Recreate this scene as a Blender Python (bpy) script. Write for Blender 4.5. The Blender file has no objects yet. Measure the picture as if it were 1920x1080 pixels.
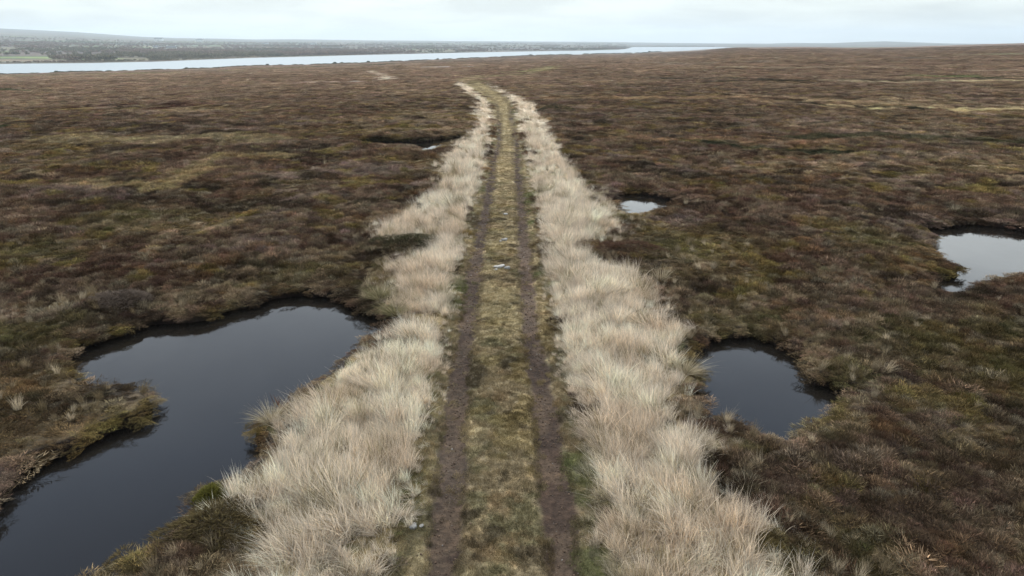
import bpy, math, random
import numpy as np
from mathutils import Vector, Matrix

rng = np.random.default_rng(11)
random.seed(7)
scene = bpy.context.scene
COL = scene.collection

# ------------------------------------------------------------------ camera
F_PX, CAM_H, HOR = 1300.0, 6.0, 80.0          # focal length in photo pixels, height, horizon row
PITCH = math.atan((540 - HOR) / F_PX)
cam_data = bpy.data.cameras.new('camera')
cam_data.sensor_width = 36.0
cam_data.lens = F_PX / 1920 * 36
cam_data.clip_start, cam_data.clip_end = 0.1, 60000
cam = bpy.data.objects.new('camera', cam_data)
cam.location = (0, 0, CAM_H)
cam.rotation_euler = (math.pi / 2 - PITCH, 0, 0)
COL.objects.link(cam)
scene.camera = cam

# ------------------------------------------------------------------ sky and sun
SUN_EL, SUN_AZ = math.radians(52), math.radians(-14)      # azimuth from +Y towards +X
world = bpy.data.worlds.new('World')
scene.world = world
world.use_nodes = True
wn, wl = world.node_tree.nodes, world.node_tree.links
wn.clear()
W = lambda t, **k: (lambda n: ([setattr(n, a, b) for a, b in k.items()], n)[1])(wn.new(t))
out = W('ShaderNodeOutputWorld')
bg = W('ShaderNodeBackground')
sky = W('ShaderNodeTexSky', sky_type='NISHITA', sun_disc=False, sun_elevation=SUN_EL, sun_rotation=SUN_AZ)
tc = W('ShaderNodeTexCoord')
sep = W('ShaderNodeSeparateXYZ')
wl.new(tc.outputs['Generated'], sep.inputs[0])
# the cloud layer: direction projected on a flat ceiling, so banks lie down towards the horizon
den = W('ShaderNodeMath', operation='ADD'); den.inputs[1].default_value = 0.12
absz = W('ShaderNodeMath', operation='ABSOLUTE')
wl.new(sep.outputs['Z'], absz.inputs[0]); wl.new(absz.outputs[0], den.inputs[0])
dx = W('ShaderNodeMath', operation='DIVIDE'); dy = W('ShaderNodeMath', operation='DIVIDE')
wl.new(sep.outputs['X'], dx.inputs[0]); wl.new(den.outputs[0], dx.inputs[1])
wl.new(sep.outputs['Y'], dy.inputs[0]); wl.new(den.outputs[0], dy.inputs[1])
cmb = W('ShaderNodeCombineXYZ'); wl.new(dx.outputs[0], cmb.inputs[0]); wl.new(dy.outputs[0], cmb.inputs[1])
nz = W('ShaderNodeTexNoise'); nz.inputs['Scale'].default_value = 0.95; nz.inputs['Detail'].default_value = 7
nz.inputs['Roughness'].default_value = 0.52; nz.inputs['Distortion'].default_value = 0.3
wl.new(cmb.outputs[0], nz.inputs['Vector'])
cr = W('ShaderNodeValToRGB')
e = cr.color_ramp.elements
e[0].position, e[0].color = 0.38, (5.9, 6.4, 6.3, 1)
e[1].position, e[1].color = 0.60, (8.0, 8.65, 8.3, 1)
wl.new(nz.outputs['Fac'], cr.inputs[0])
# overcast sky: unseen zenith raised for ambient light, middle dimmed to darken pool reflections
el = W('ShaderNodeValToRGB')
ee = el.color_ramp.elements
ee[0].position, ee[0].color = 0.0, (0.57, 0.57, 0.565, 1)
ee[1].position, ee[1].color = 1.0, (1.75, 1.72, 1.75, 1)
x1 = ee.new(0.06); x1.color = (0.61, 0.60, 0.585, 1)
x2 = ee.new(0.24); x2.color = (1.25, 1.22, 1.27, 1)
x3 = ee.new(0.5); x3.color = (0.50, 0.58, 0.80, 1)
x4 = ee.new(0.68); x4.color = (0.26, 0.34, 0.56, 1)
x5 = ee.new(0.84); x5.color = (1.6, 1.6, 1.66, 1)
wl.new(sep.outputs['Z'], el.inputs[0])
mul = W('ShaderNodeMix', data_type='RGBA', blend_type='MULTIPLY'); mul.inputs[0].default_value = 1
wl.new(cr.outputs[0], mul.inputs[6]); wl.new(el.outputs[0], mul.inputs[7])
mix = W('ShaderNodeMix', data_type='RGBA'); mix.inputs[0].default_value = 0.9
wl.new(sky.outputs[0], mix.inputs[6]); wl.new(mul.outputs[2], mix.inputs[7])
wl.new(mix.outputs[2], bg.inputs[0])
bg.inputs['Strength'].default_value = 0.1
wl.new(bg.outputs[0], out.inputs[0])

sun_data = bpy.data.lights.new('sun', 'SUN')
sun_data.energy = 1.5
sun_data.angle = math.radians(10)
sun_data.color = (1.0, 0.93, 0.83)
sun = bpy.data.objects.new('sun', sun_data)
sd = Vector((math.sin(SUN_AZ) * math.cos(SUN_EL), math.cos(SUN_AZ) * math.cos(SUN_EL), math.sin(SUN_EL)))
sun.rotation_euler = sd.to_track_quat('Z', 'Y').to_euler()
sun.location = (0, 0, 60)
COL.objects.link(sun)

scene.view_settings.view_transform = 'Standard'
scene.view_settings.look = 'None'
scene.view_settings.exposure = 0.98
scene.view_settings.gamma = 1.0
scene.cycles.max_bounces = 6
scene.cycles.volume_bounces = 1

# ------------------------------------------------------------------ numeric helpers
def hash2(ix, iy, seed):
    h = (ix.astype(np.int64) * 374761393 + iy.astype(np.int64) * 668265263 + seed * 974634777) & 0xFFFFFFFF
    h = ((h ^ (h >> 13)) * 1274126177) & 0xFFFFFFFF
    h = h ^ (h >> 16)
    return (h & 0xFFFFFF) / float(0xFFFFFF)

def vnoise(x, y, seed=0):
    ix, iy = np.floor(x), np.floor(y)
    fx, fy = x - ix, y - iy
    fx = fx * fx * (3 - 2 * fx); fy = fy * fy * (3 - 2 * fy)
    a = hash2(ix, iy, seed); b = hash2(ix + 1, iy, seed)
    c = hash2(ix, iy + 1, seed); d = hash2(ix + 1, iy + 1, seed)
    return (a * (1 - fx) + b * fx) * (1 - fy) + (c * (1 - fx) + d * fx) * fy

def fbm(x, y, scale, octaves=4, seed=0, rough=0.5):
    """0..1, mean .5; scale in metres of the largest blobs"""
    v = np.zeros_like(x, dtype=float); amp, tot = 1.0, 0.0
    fx, fy = x / scale, y / scale
    for o in range(octaves):
        c, s = math.cos(o * 1.1 + 0.5), math.sin(o * 1.1 + 0.5)
        v += amp * vnoise(fx * c - fy * s + 13.7 * o, fx * s + fy * c + 7.1 * o, seed + o * 17)
        tot += amp; amp *= rough; fx = fx * 2.03; fy = fy * 2.03
    return v / tot

def sstep(a, b, x):
    t = np.clip((x - a) / (b - a), 0, 1)
    return t * t * (3 - 2 * t)

def ray(px, py):
    """world direction of a photo pixel"""
    u, v = (px - 960) / F_PX, (540 - py) / F_PX
    cp, sp = math.cos(PITCH), math.sin(PITCH)
    return np.array([u, cp + v * sp, -sp + v * cp])

def flat(px, py, z=0.0):
    d = ray(px, py); t = (z - CAM_H) / d[2]
    return np.array([d[0] * t, d[1] * t])

def az_of(px, py):
    d = ray(px, py); return math.atan2(d[0], d[1])

# ------------------------------------------------------------------ terrain: the wide shape
LAKE_Z = -20.0
near_shore = [(-900, 152), (-500, 147), (0, 140.5), (50, 140), (110, 136.5), (250, 133.5), (400, 128.5), (480, 124), (600, 121.5),
              (700, 118), (800, 113.5), (900, 109), (960, 106.5), (1000, 104.5), (1100, 102), (1200, 100), (1225, 98), (1290, 95), (1340, 91.5), (1372, 89.4)]
far_shore = [(-900, 121), (-500, 121), (0, 120), (180, 118), (300, 115.5), (480, 108.5), (600, 105.5), (780, 101), (960, 97), (1100, 95),
             (1160, 93.2), (1176, 91.8), (1186, 88.4), (1340, 88), (1372, 89)]
def shore_table(rows):
    a, d = [], []
    for x, y in rows:
        p = flat(x, y, LAKE_Z); a.append(math.atan2(p[0], p[1])); d.append(math.hypot(*p))
    return np.array(a), np.array(d)
NSA, NSD = shore_table(near_shore)
FSA, FSD = shore_table(far_shore)
def elev_table(rows, dist):
    a, z = [], []
    for x, y in rows:
        d = ray(x, y); a.append(math.atan2(d[0], d[1])); z.append(CAM_H + dist * d[2] / math.hypot(d[0], d[1]))
    return np.array(a), np.array(z)
RIDGE_D, PLAT_D = 9000.0, 950.0
RDA, RDZ = elev_table([(-1200, 38), (-400, 44), (0, 53), (75, 56.5), (142, 60), (212, 65), (262, 68.5), (325, 71), (420, 72.5), (480, 74), (545, 73.5),
                       (700, 75.5), (960, 77.5), (1100, 78.2), (1200, 79.5), (1360, 81.5), (1440, 82), (1480, 80.4), (1560, 80.6), (1610, 78.6),
                       (1660, 77.6), (1720, 79.5), (1780, 81.5), (1820, 82), (1920, 82.5), (2600, 80)], RIDGE_D)
PLA, PLZ = elev_table([(1200, 92), (1360, 90), (1440, 89), (1500, 88), (1600, 89.4), (1700, 88), (1740, 86.5), (1800, 84.6), (1860, 82.5), (1920, 81),
                       (2300, 77), (3000, 74)], PLAT_D)
AZ_A, AZ_B = az_of(1290, 90), az_of(1400, 90)

def terrain_base(x, y):
    r = np.hypot(x, y); a = np.arctan2(x, y)
    ds = np.interp(a, NSA, NSD); df = np.interp(a, FSA, FSD)
    zr = np.interp(a, RDA, RDZ)
    # lake side
    z = np.where(r < 60, 0.0, -19.7 * np.clip((r - 60) / (ds - 60), 0, 1))
    z = np.where(r > ds, -19.7 - 5 * sstep(0, 0.04, r / ds - 1), z)
    land = -19.4 + np.clip((r - df) / (RIDGE_D - df), 0, 1) ** 1.35 * (zr + 19.4)
    w = sstep(-0.02, 0.004, r / df - 1)
    z = np.where(r > ds, z * (1 - w) + land * w, z)
    beyond = np.clip((r - RIDGE_D) / 5000, 0, 1)
    z = z - np.where(r > RIDGE_D, beyond * 80, 0)
    # moor side
    zp = np.interp(a, PLA, PLZ)
    m = np.where(r < 60, 0.0, zp * np.clip((r - 60) / (PLAT_D - 60), 0, 1) ** 1.5)
    fall = sstep(PLAT_D, PLAT_D + 900, r)
    far = -20 + sstep(4500, RIDGE_D, r) * (zr + 20)
    m = np.where(r > PLAT_D, zp * (1 - fall) + far * fall, m) - beyond * 80
    k = sstep(AZ_A, AZ_B, a)
    back = np.abs(a) > 1.5                         # behind the camera: plain moor
    z = z * (1 - k) + m * k
    return np.where(back, np.where(r < 400, 0.0, -(r - 400) * 0.002), z)

def unproject(px, py, lift=0.0):
    d = ray(px, py); h = math.hypot(d[0], d[1])
    ts = np.geomspace(4, 14000, 3000)
    x, y, z = d[0] / h * ts, d[1] / h * ts, CAM_H + d[2] / h * ts
    below = np.nonzero(z < terrain_base(x, y) + lift)[0]
    i = below[0] if len(below) else len(ts) - 1
    lo, hi = ts[max(i - 1, 0)], ts[i]
    for _ in range(30):
        m = (lo + hi) / 2
        zz = CAM_H + d[2] / h * m
        if zz < terrain_base(np.array([d[0] / h * m]), np.array([d[1] / h * m]))[0] + lift: hi = m
        else: lo = m
    return np.array([d[0] / h * hi, d[1] / h * hi])
def upoly(pts, lift=0.0): return np.array([unproject(x, y, lift) for x, y in pts])

# ------------------------------------------------------------------ plan of the place
pool_px = {
 'west': [(132, 662), (147, 647), (187, 630), (233, 614), (267, 598), (333, 595), (400, 586), (423, 575), (480, 565), (517, 550), (567, 545), (617, 545),
          (650, 566), (690, 582), (722, 597), (705, 610), (688, 616), (668, 634), (640, 655), (600, 690), (575, 712), (540, 742), (520, 758),
          (480, 785), (466, 800), (474, 830), (468, 850), (447, 870), (413, 886), (375, 898), (353, 917), (347, 947), (320, 982), (240, 1015), (173, 1057), (60, 1095),
          (-60, 1150), (-260, 1260), (-520, 1260), (-420, 1130), (-200, 1050), (-80, 1010), (0, 962), (20, 940), (40, 915), (57, 877), (93, 850), (133, 837), (187, 814), (233, 790), (273, 774), (290, 765), (288, 740),
          (281, 724), (258, 714), (207, 706), (187, 707), (147, 699), (141, 684), (134, 672)],
 'east': [(1306, 667), (1319, 655), (1326, 641), (1356, 630), (1394, 628), (1417, 627), (1439, 632), (1467, 640), (1487, 652), (1491, 668), (1497, 684), (1503, 699),
          (1520, 707), (1545, 713), (1569, 721), (1573, 734), (1566, 747), (1560, 768), (1530, 782), (1503, 797), (1497, 816), (1478, 809), (1444, 799), (1417, 791), (1394, 777), (1356, 763),
          (1325, 762), (1333, 732), (1321, 707), (1318, 690), (1306, 679)],
 'far east': [(1704, 416), (1744, 417), (1790, 414), (1833, 411), (1878, 415), (1922, 423), (1975, 432), (2030, 455), (2015, 492), (1960, 508), (1920, 504), (1904, 504), (1878, 511), (1849, 520),
              (1835, 532), (1811, 541), (1787, 543), (1762, 532), (1740, 524), (1745, 512), (1789, 508), (1812, 503), (1806, 493), (1787, 484), (1764, 477), (1758, 468), (1746, 456),
              (1762, 442), (1746, 431), (1738, 421)],
 'small': [(1158, 366), (1170, 358), (1190, 356), (1213, 359), (1247, 366), (1280, 376), (1253, 381), (1240, 385), (1224, 387), (1210, 392), (1192, 391), (1173, 393), (1163, 383)],
 'sliver': [(657, 263), (700, 264), (773, 262), (827, 255), (868, 249), (874, 254), (835, 266), (822, 277), (800, 281), (785, 278), (772, 268), (700, 268)],
}
def pool_poly(v):
    v = np.array(v, float); n = len(v); A = 0.5 * sum(v[i, 0] * v[(i + 1) % n, 1] - v[(i + 1) % n, 0] * v[i, 1] for i in range(n))
    out_, nears = [], []
    for i in range(n):
        t = v[(i + 1) % n] - v[i - 1]; t /= np.hypot(*t) + 1e-9
        ny = -t[0] * (1 if A > 0 else -1)            # >0: this edge of the water lies towards the viewer, under the plants
        out_.append(unproject(v[i, 0], v[i, 1], 0.16 * min(max(ny * 1.5, 0), 1)))
        nears.append(min(max(ny * 1.5, 0), 1))
    p = np.array(out_); e = 0.17 + (min(0.008 * np.hypot(*p.mean(0)), 0.25) if v[0, 0] not in (657, 1704) else 0.0)
    A = 0.5 * sum(p[i, 0] * p[(i + 1) % n, 1] - p[(i + 1) % n, 0] * p[i, 1] for i in range(n))
    q = p.copy()
    for i in range(n):                                # water runs a little under the overhanging plants
        t = p[(i + 1) % n] - p[i - 1]; t /= np.hypot(*t) + 1e-9
        q[i] = p[i] + np.array([t[1], -t[0]]) * e * (1 if A > 0 else -1) * (1 - 0.9 * nears[i])
    return q
POOLS = {k: pool_poly(v) for k, v in pool_px.items()}
def ragged(poly, seed, step=0.2, amp=0.17):
    out_ = []
    n = len(poly)
    for i in range(n):
        a, b = poly[i], poly[(i + 1) % n]
        L = np.hypot(*(b - a)); k = max(1, int(L / step))
        for j in range(k):
            p = a + (b - a) * j / k
            q = np.array([fbm(np.array([p[0]]), np.array([p[1]]), 0.7, 3, seed)[0], fbm(np.array([p[0]]), np.array([p[1]]), 0.7, 3, seed + 5)[0]]) - 0.5
            out_.append(p + q * 2 * amp)
    return np.array(out_)
POOLS = {k: ragged(v, 3 + i) for i, (k, v) in enumerate(POOLS.items())}

left_rut = [(812, 1180), (823, 1080), (843, 900), (858, 720), (875, 620), (891, 500), (899, 463), (904, 430), (915, 370), (923, 310), (935, 273), (937, 230), (932, 197), (917, 178), (898, 165), (883, 156)]
right_rut = [(1084, 1180), (1060, 1080), (1040, 900), (1016, 720), (996, 620), (985, 500), (983, 463), (981, 440), (977, 380), (970, 310), (969, 273), (961, 230), (956, 197), (942, 180), (920, 166), (902, 156)]
LR, RR = upoly(left_rut), upoly(right_rut)
left_inner = [(740, 1180), (755, 1080), (785, 960), (805, 860), (822, 760), (838, 680), (850, 610), (872, 510), (880, 450), (895, 385), (912, 330), (924, 285), (929, 240), (924, 200), (908, 183), (888, 168), (872, 158)]
right_inner = [(1145, 1180), (1120, 1080), (1098, 960), (1078, 860), (1056, 740), (1043, 680), (1030, 600), (1012, 510), (1003, 440), (996, 380), (985, 310), (978, 270), (970, 230), (964, 200), (951, 182), (930, 168), (908, 155)]
left_outer = [(350, 1180), (400, 1080), (440, 1000), (425, 945), (405, 905), (450, 850), (475, 800), (530, 750), (580, 705), (625, 660), (650, 640), (700, 625), (735, 605), (745, 580), (722, 545), (715, 510), (745, 480), (800, 452), (790, 435), (730, 440), (700, 425), (708, 408), (760, 385), (790, 360), (805, 340), (822, 315), (826, 290), (848, 268), (872, 250), (886, 232), (884, 212), (893, 195), (892, 182), (872, 172), (860, 162), (846, 155)]
right_outer = [(1640, 1180), (1570, 1080), (1500, 1000), (1420, 920), (1372, 870), (1335, 815), (1318, 760), (1312, 700), (1308, 650), (1285, 600), (1250, 560), (1225, 520), (1190, 500), (1125, 480), (1110, 450), (1150, 425), (1150, 385), (1125, 350), (1095, 315), (1062, 285), (1048, 262), (1032, 235), (1020, 212), (1010, 196), (985, 184), (952, 170), (925, 158)]
TURF = np.vstack([upoly(left_inner), upoly(right_inner)[::-1]])
VERGE_L = np.vstack([upoly(left_outer, 0.30), upoly(left_inner)[::-1]])
VERGE_R = np.vstack([upoly(right_inner), upoly(right_outer, 0.30)[::-1]])

def seg_dist(px, py, pts, closed):
    best = np.full(px.shape, 1e9)
    n = len(pts)
    for i in range(n if closed else n - 1):
        a, b = pts[i], pts[(i + 1) % n]
        d = b - a; L2 = max(d @ d, 1e-9)
        t = np.clip(((px - a[0]) * d[0] + (py - a[1]) * d[1]) / L2, 0, 1)
        best = np.minimum(best, (px - a[0] - t * d[0]) ** 2 + (py - a[1] - t * d[1]) ** 2)
    return np.sqrt(best)
def sdist(x, y, poly, margin=3.0):
    """signed distance, negative inside, capped at margin outside"""
    lo, hi = poly.min(0) - margin, poly.max(0) + margin
    res = np.full(x.shape, margin)
    m = (x > lo[0]) & (x < hi[0]) & (y > lo[1]) & (y < hi[1])
    if not m.any(): return res
    px, py = x[m], y[m]
    d = seg_dist(px, py, poly, True)
    ins = np.zeros(px.shape, bool)
    n = len(poly)
    for i in range(n):
        a, b = poly[i], poly[(i + 1) % n]
        c = ((a[1] > py) != (b[1] > py)) & (px < (b[0] - a[0]) * (py - a[1]) / (b[1] - a[1] + 1e-12) + a[0])
        ins ^= c
    res[m] = np.where(ins, -d, np.minimum(d, margin))
    return res
def rut_dist(x, y):
    res = np.full(x.shape, 3.0)
    m = (np.abs(x) < 25) & (y < 230)
    if m.any():
        res[m] = np.minimum(seg_dist(x[m], y[m], LR, False), seg_dist(x[m], y[m], RR, False))
    return res
def pool_sd(x, y):
    d = np.full(x.shape, 3.0)
    for p in POOLS.values(): d = np.minimum(d, sdist(x, y, p))
    return d

def verge_jit(x, y): return (fbm(x, y, 1.3, 5, 505, 0.7) - 0.5) * 2.2
WATER_DROP = 0.25
def terrain(x, y, detail=True, hollow=True):
    z = terrain_base(x, y)
    if not detail: return z
    r = np.hypot(x, y)
    near = r < 260
    pd, td, rd = np.full(x.shape, 3.0), np.full(x.shape, 3.0), np.full(x.shape, 3.0)
    if near.any():
        pd[near] = pool_sd(x[near], y[near])
        td[near] = sdist(x[near], y[near], TURF)
        rd[near] = rut_dist(x[near], y[near])
    hum = (fbm(x, y, 1.6, 4, 21, 0.62) - 0.5) * 0.36 + (fbm(x, y, 9, 3, 31) - 0.5) * 0.3
    hum *= sstep(-0.1, 1.4, td) * sstep(0.0, 1.2, pd) * 0.85 + 0.15
    big = (fbm(x, y, 55, 3, 41) - 0.5) * 0.6 * sstep(45, 120, r) + (fbm(x, y, 380, 3, 43) - 0.5) * 3.0 * sstep(900, 4000, r)
    fl = sstep(3000, 600, r)
    z = z + hum * fl + np.where(z > LAKE_Z + 0.6, big, 0)
    z = z - 0.075 * sstep(0.34, 0.12, rd) * (0.6 + 0.8 * fbm(x, y, 0.8, 2, 77))
    z = z + 0.03 * (fbm(x, y, 0.22, 2, 51) - 0.5) * sstep(60, 20, r)
    if not hollow: return z
    dip = sstep(0.10, -0.12, pd + (fbm(x, y, 0.3, 2, 61) - 0.5) * 0.25)
    return z * (1 - dip) + (terrain_base(x, y) - 0.75) * dip

# ------------------------------------------------------------------ ground colour (what grows or lies where)
def lerp(a, b, t): return a + (b - a) * t[..., None]
C = lambda *v: np.array(v, float)
PEAT = C(0.009, 0.006, 0.005)
HEATH = [C(0.088, 0.056, 0.038), C(0.130, 0.092, 0.064), C(0.108, 0.078, 0.041), C(0.235, 0.178, 0.115), C(0.042, 0.031, 0.021), C(0.140, 0.104, 0.084)]
STRAW = C(0.84, 0.735, 0.605)
strokes = [  # photo polyline, width in metres, colour, strength : streaks of bare sand, painted puddle sheen, bent grass, burnt heather and old drains
 ([(695, 133), (712, 139), (728, 146), (745, 149)], 1.5, C(0.34, 0.28, 0.22), 0.8),
 ([(728, 145), (718, 150)], 2.0, C(0.42, 0.36, 0.29), 0.8),
 ([(480, 158), (560, 156), (600, 153), (640, 154), (690, 152)], 1.6, C(0.30, 0.23, 0.18), 0.8),
 ([(640, 153.5), (665, 153)], 1.4, C(0.6, 0.58, 0.55), 0.9),  # faint puddle, its pale water sheen painted on the ground
 ([(818, 126), (842, 126)], 4, C(0.62, 0.58, 0.54), 0.9), ([(872, 125), (892, 125)], 3, C(0.5, 0.46, 0.42), 0.9),  # two distant puddles: reflected sky painted as pale ground colour
 ([(883, 156), (880, 150), (900, 144), (940, 142), (990, 138), (1030, 128)], 3.4, C(0.22, 0.18, 0.11), 0.75),
 ([(860, 144), (920, 142), (985, 141)], 2.0, C(0.36, 0.28, 0.17), 0.7),
 ([(960, 136), (1015, 134), (1040, 125)], 3.0, C(0.19, 0.17, 0.09), 0.7),
 ([(90, 205), (200, 201), (360, 199), (300, 206), (150, 210)], 1.9, C(0.050, 0.024, 0.018), 0.75),
 ([(1050, 188), (1150, 184), (1260, 188), (1340, 183), (1440, 192)], 2.6, C(0.24, 0.165, 0.10), 0.65),
 ([(1550, 200), (1640, 206), (1720, 206), (1800, 209), (1960, 205)], 1.6, C(0.36, 0.29, 0.17), 0.75),
 ([(1370, 179), (1450, 184), (1550, 192), (1700, 200)], 1.0, C(0.33, 0.25, 0.16), 0.6),
 ([(1180, 262), (1240, 268), (1330, 262), (1400, 268), (1500, 274), (1560, 268)], 1.5, C(0.24, 0.15, 0.09), 0.5),
 ([(1295, 268), (1360, 276), (1420, 279), (1490, 288), (1570, 292)], 0.9, C(0.030, 0.032, 0.018), 0.9),
 ([(1500, 262), (1600, 258), (1720, 264), (1900, 268)], 1.3, C(0.040, 0.040, 0.022), 0.7),
 ([(1500, 197), (1600, 203), (1760, 209)], 0.8, C(0.03, 0.03, 0.02), 0.8),
 ([(640, 266), (760, 262), (830, 256)], 0.5, C(0.022, 0.02, 0.012), 0.9),
 ([(0, 168), (70, 170)], 3.0, C(0.04, 0.05, 0.025), 0.8), ([(0, 242), (35, 240)], 1.2, C(0.03, 0.04, 0.02), 0.8),
 ([(120, 262), (260, 268), (420, 262), (500, 268)], 2.2, C(0.21, 0.17, 0.10), 0.55),
 ([(150, 345), (300, 352), (420, 300), (540, 296)], 1.1, C(0.26, 0.20, 0.10), 0.5),
 ([(1330, 155), (1440, 152), (1500, 154)], 2.5, C(0.03, 0.028, 0.02), 0.85), ([(1080, 146), (1200, 146), (1320, 149), (1480, 152), (1700, 152), (1900, 150)], 2.2, C(0.045, 0.04, 0.03), 0.7),
 ([(1370, 126), (1460, 129), (1600, 126), (1690, 128)], 4, C(0.25, 0.2, 0.14), 0.6), ([(1800, 155), (1880, 153), (1960, 155)], 3, C(0.34, 0.28, 0.18), 0.7),
 ([(1560, 152), (1640, 155), (1790, 154)], 3, C(0.3, 0.25, 0.17), 0.6), ([(1830, 148), (1900, 146), (1960, 147)], 3.2, C(0.035, 0.04, 0.022), 0.8),
 ([(1740, 144), (1800, 144)], 5, C(0.10, 0.12, 0.05), 0.7), ([(1840, 134), (1960, 132)], 3, C(0.26, 0.21, 0.15), 0.6),
 ([(1700, 108), (1740, 109)], 10, C(0.05, 0.055, 0.06), 0.7), ([(1830, 104), (1960, 101)], 9, C(0.17, 0.16, 0.10), 0.6),
 ([(1200, 118), (1330, 120), (1420, 117)], 8, C(0.16, 0.13, 0.10), 0.6),
 ([(0, 143), (120, 141), (260, 138), (420, 133), (560, 127)], 14, C(0.105, 0.105, 0.045), 0.65), ([(560, 126), (680, 123), (800, 117), (900, 112), (1000, 107)], 16, C(0.045, 0.055, 0.03), 0.7),
 ([(180, 140), (300, 138.5)], 9, C(0.20, 0.17, 0.10), 0.6), ([(130, 147), (240, 146)], 5, C(0.24, 0.20, 0.14), 0.6),
]
STROKES = []
for pts, wdt, colr, k in strokes:
    STROKES.append((upoly(pts), wdt, colr, k))
STROKES.append((upoly([(40, 107.5), (90, 108.5), (150, 109), (180, 110)]), 30.0, C(0.15, 0.20, 0.07), 0.9)); STROKES.append((upoly([(0, 113), (60, 114), (120, 114), (190, 113)]), 22.0, C(0.17, 0.13, 0.09), 0.8))
moss_px = [(40, 640, 1.2), (250, 415, 2.0), (60, 480, 1.6), (1560, 800, 0.5), (1330, 600, 0.8), (1700, 640, 1.4), (1590, 700, 0.7), (1850, 700, 1.2), (1870, 620, 1.0), (700, 600, 0.4),
           (1280, 470, 1.5), (1420, 600, 0.9), (1640, 450, 1.5), (560, 520, 1.2), (230, 1060, 0.35), (395, 925, 0.22), (1620, 1010, 0.6), (1500, 1040, 0.5), (1410, 840, 0.4), (1150, 415, 0.8)]
MOSS = [(unproject(x, y), r_) for x, y, r_ in moss_px]

def heath_colour(x, y):
    r = np.hypot(x, y)
    n1 = fbm(x, y, 2.6, 4, 101, 0.6); n2 = fbm(x, y, 5.5, 4, 111, 0.6); n3 = fbm(x, y, 16, 4, 121, 0.6); n4 = fbm(x, y, 60, 4, 131, 0.55)
    n5 = fbm(x, y, 0.6, 3, 141, 0.6)
    c = np.tile(HEATH[0], x.shape + (1,))
    c = lerp(c, HEATH[1], sstep(0.50, 0.60, n1) * 0.85)
    c = lerp(c, HEATH[2], sstep(0.52, 0.64, n2) * 0.9)
    c = lerp(c, HEATH[5], sstep(0.56, 0.66, fbm(x, y, 3.4, 4, 151, 0.6)) * 0.75)
    c = lerp(c, HEATH[4], sstep(0.53, 0.63, fbm(x, y, 2.2, 4, 161, 0.6)) * 0.85)
    c = lerp(c, HEATH[3], sstep(0.56, 0.68, 0.55 * n3 + 0.45 * n5) * 0.8 + 0.25 * sstep(0.5, 0.7, n4) * sstep(40, 100, r))
    c = lerp(c, C(0.15, 0.088, 0.042), sstep(0.64, 0.73, fbm(x, y, 1.1, 3, 171, 0.6)) * 0.5)
    c = lerp(c, C(0.155, 0.118, 0.040), sstep(0.62, 0.71, fbm(x, y, 1.3, 3, 181, 0.6)) * 0.65)
    mossy = np.zeros(x.shape)
    for p, rad in MOSS:
        if p is None: continue
        dd = np.hypot(x - p[0], y - p[1])
        mossy = np.maximum(mossy, sstep(rad * 1.3, rad * 0.2, dd + (n5 - 0.5) * rad * 1.6))
    c = lerp(c, C(0.110, 0.092, 0.042), mossy * 0.8)
    c = c * (0.72 + 0.56 * fbm(x, y, 0.9, 3, 191, 0.65))[..., None]
    # far moor is paler and redder, with sweeps
    c = lerp(c, C(0.150, 0.104, 0.074) * (0.6 + 0.95 * fbm(x, y, 30, 5, 201, 0.65))[..., None], sstep(30, 170, r) * 0.7)
    far = sstep(300, 800, r)
    c = lerp(c, C(0.125, 0.094, 0.075) * (0.6 + 0.8 * fbm(x, y, 130, 4, 211, 0.6))[..., None], far * 0.6)
    for pts, wdt, colr, k in STROKES:
        lo, hi = pts.min(0) - wdt * 2, pts.max(0) + wdt * 2
        m = (x > lo[0]) & (x < hi[0]) & (y > lo[1]) & (y < hi[1])
        if m.any():
            d = seg_dist(x[m], y[m], pts, False)
            w = sstep(wdt, wdt * 0.35, d + (fbm(x[m], y[m], max(wdt * 1.0, 0.8), 4, 221, 0.6) - 0.5) * wdt * 2.2)
            c[m] = lerp(c[m], colr, w * min(1, k * 1.2))
    return c

def turf_colour(x, y):
    n = fbm(x, y, 0.7, 5, 301, 0.7); n2 = fbm(x, y, 1.8, 5, 311, 0.7); n3 = fbm(x, y, 0.5, 4, 321, 0.7)
    c = np.tile(C(0.225, 0.178, 0.108), x.shape + (1,))
    c = lerp(c, C(0.128, 0.116, 0.062), sstep(0.5, 0.62, n) * 0.75)
    c = lerp(c, C(0.34, 0.28, 0.165), sstep(0.50, 0.60, n2) * 0.75)
    c = lerp(c, C(0.19, 0.125, 0.065), sstep(0.58, 0.68, n3) * 0.5)
    c = lerp(c, C(0.070, 0.055, 0.035), sstep(0.60, 0.70, fbm(x, y, 0.7, 3, 331, 0.6)) * 0.8)
    c = lerp(c, C(0.19, 0.145, 0.06), sstep(0.62, 0.70, fbm(x, y, 0.9, 3, 341, 0.6)) * 0.5)
    far = sstep(18, 60, np.hypot(x, y))
    c = lerp(c, C(0.32, 0.26, 0.15), far * 0.7)
    return c
def green_edge(x, y, td):
    """bright green grass on the outer shoulders of the ruts"""
    g = sstep(0.56, 0.68, fbm(x, y, 1.1, 4, 351, 0.65))
    return g * sstep(-0.55, -0.1, td) * sstep(0.55, 0.0, td)
def mud_colour(x, y):
    n = fbm(x, y, 0.45, 4, 361, 0.65); n2 = fbm(x, y, 2.5, 3, 371)
    c = np.tile(C(0.064, 0.045, 0.032), x.shape + (1,))
    c = lerp(c, C(0.042, 0.028, 0.021), sstep(0.45, 0.60, n))
    c = lerp(c, C(0.098, 0.072, 0.054), sstep(0.55, 0.7, n2) * 0.6)
    return c
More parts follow.
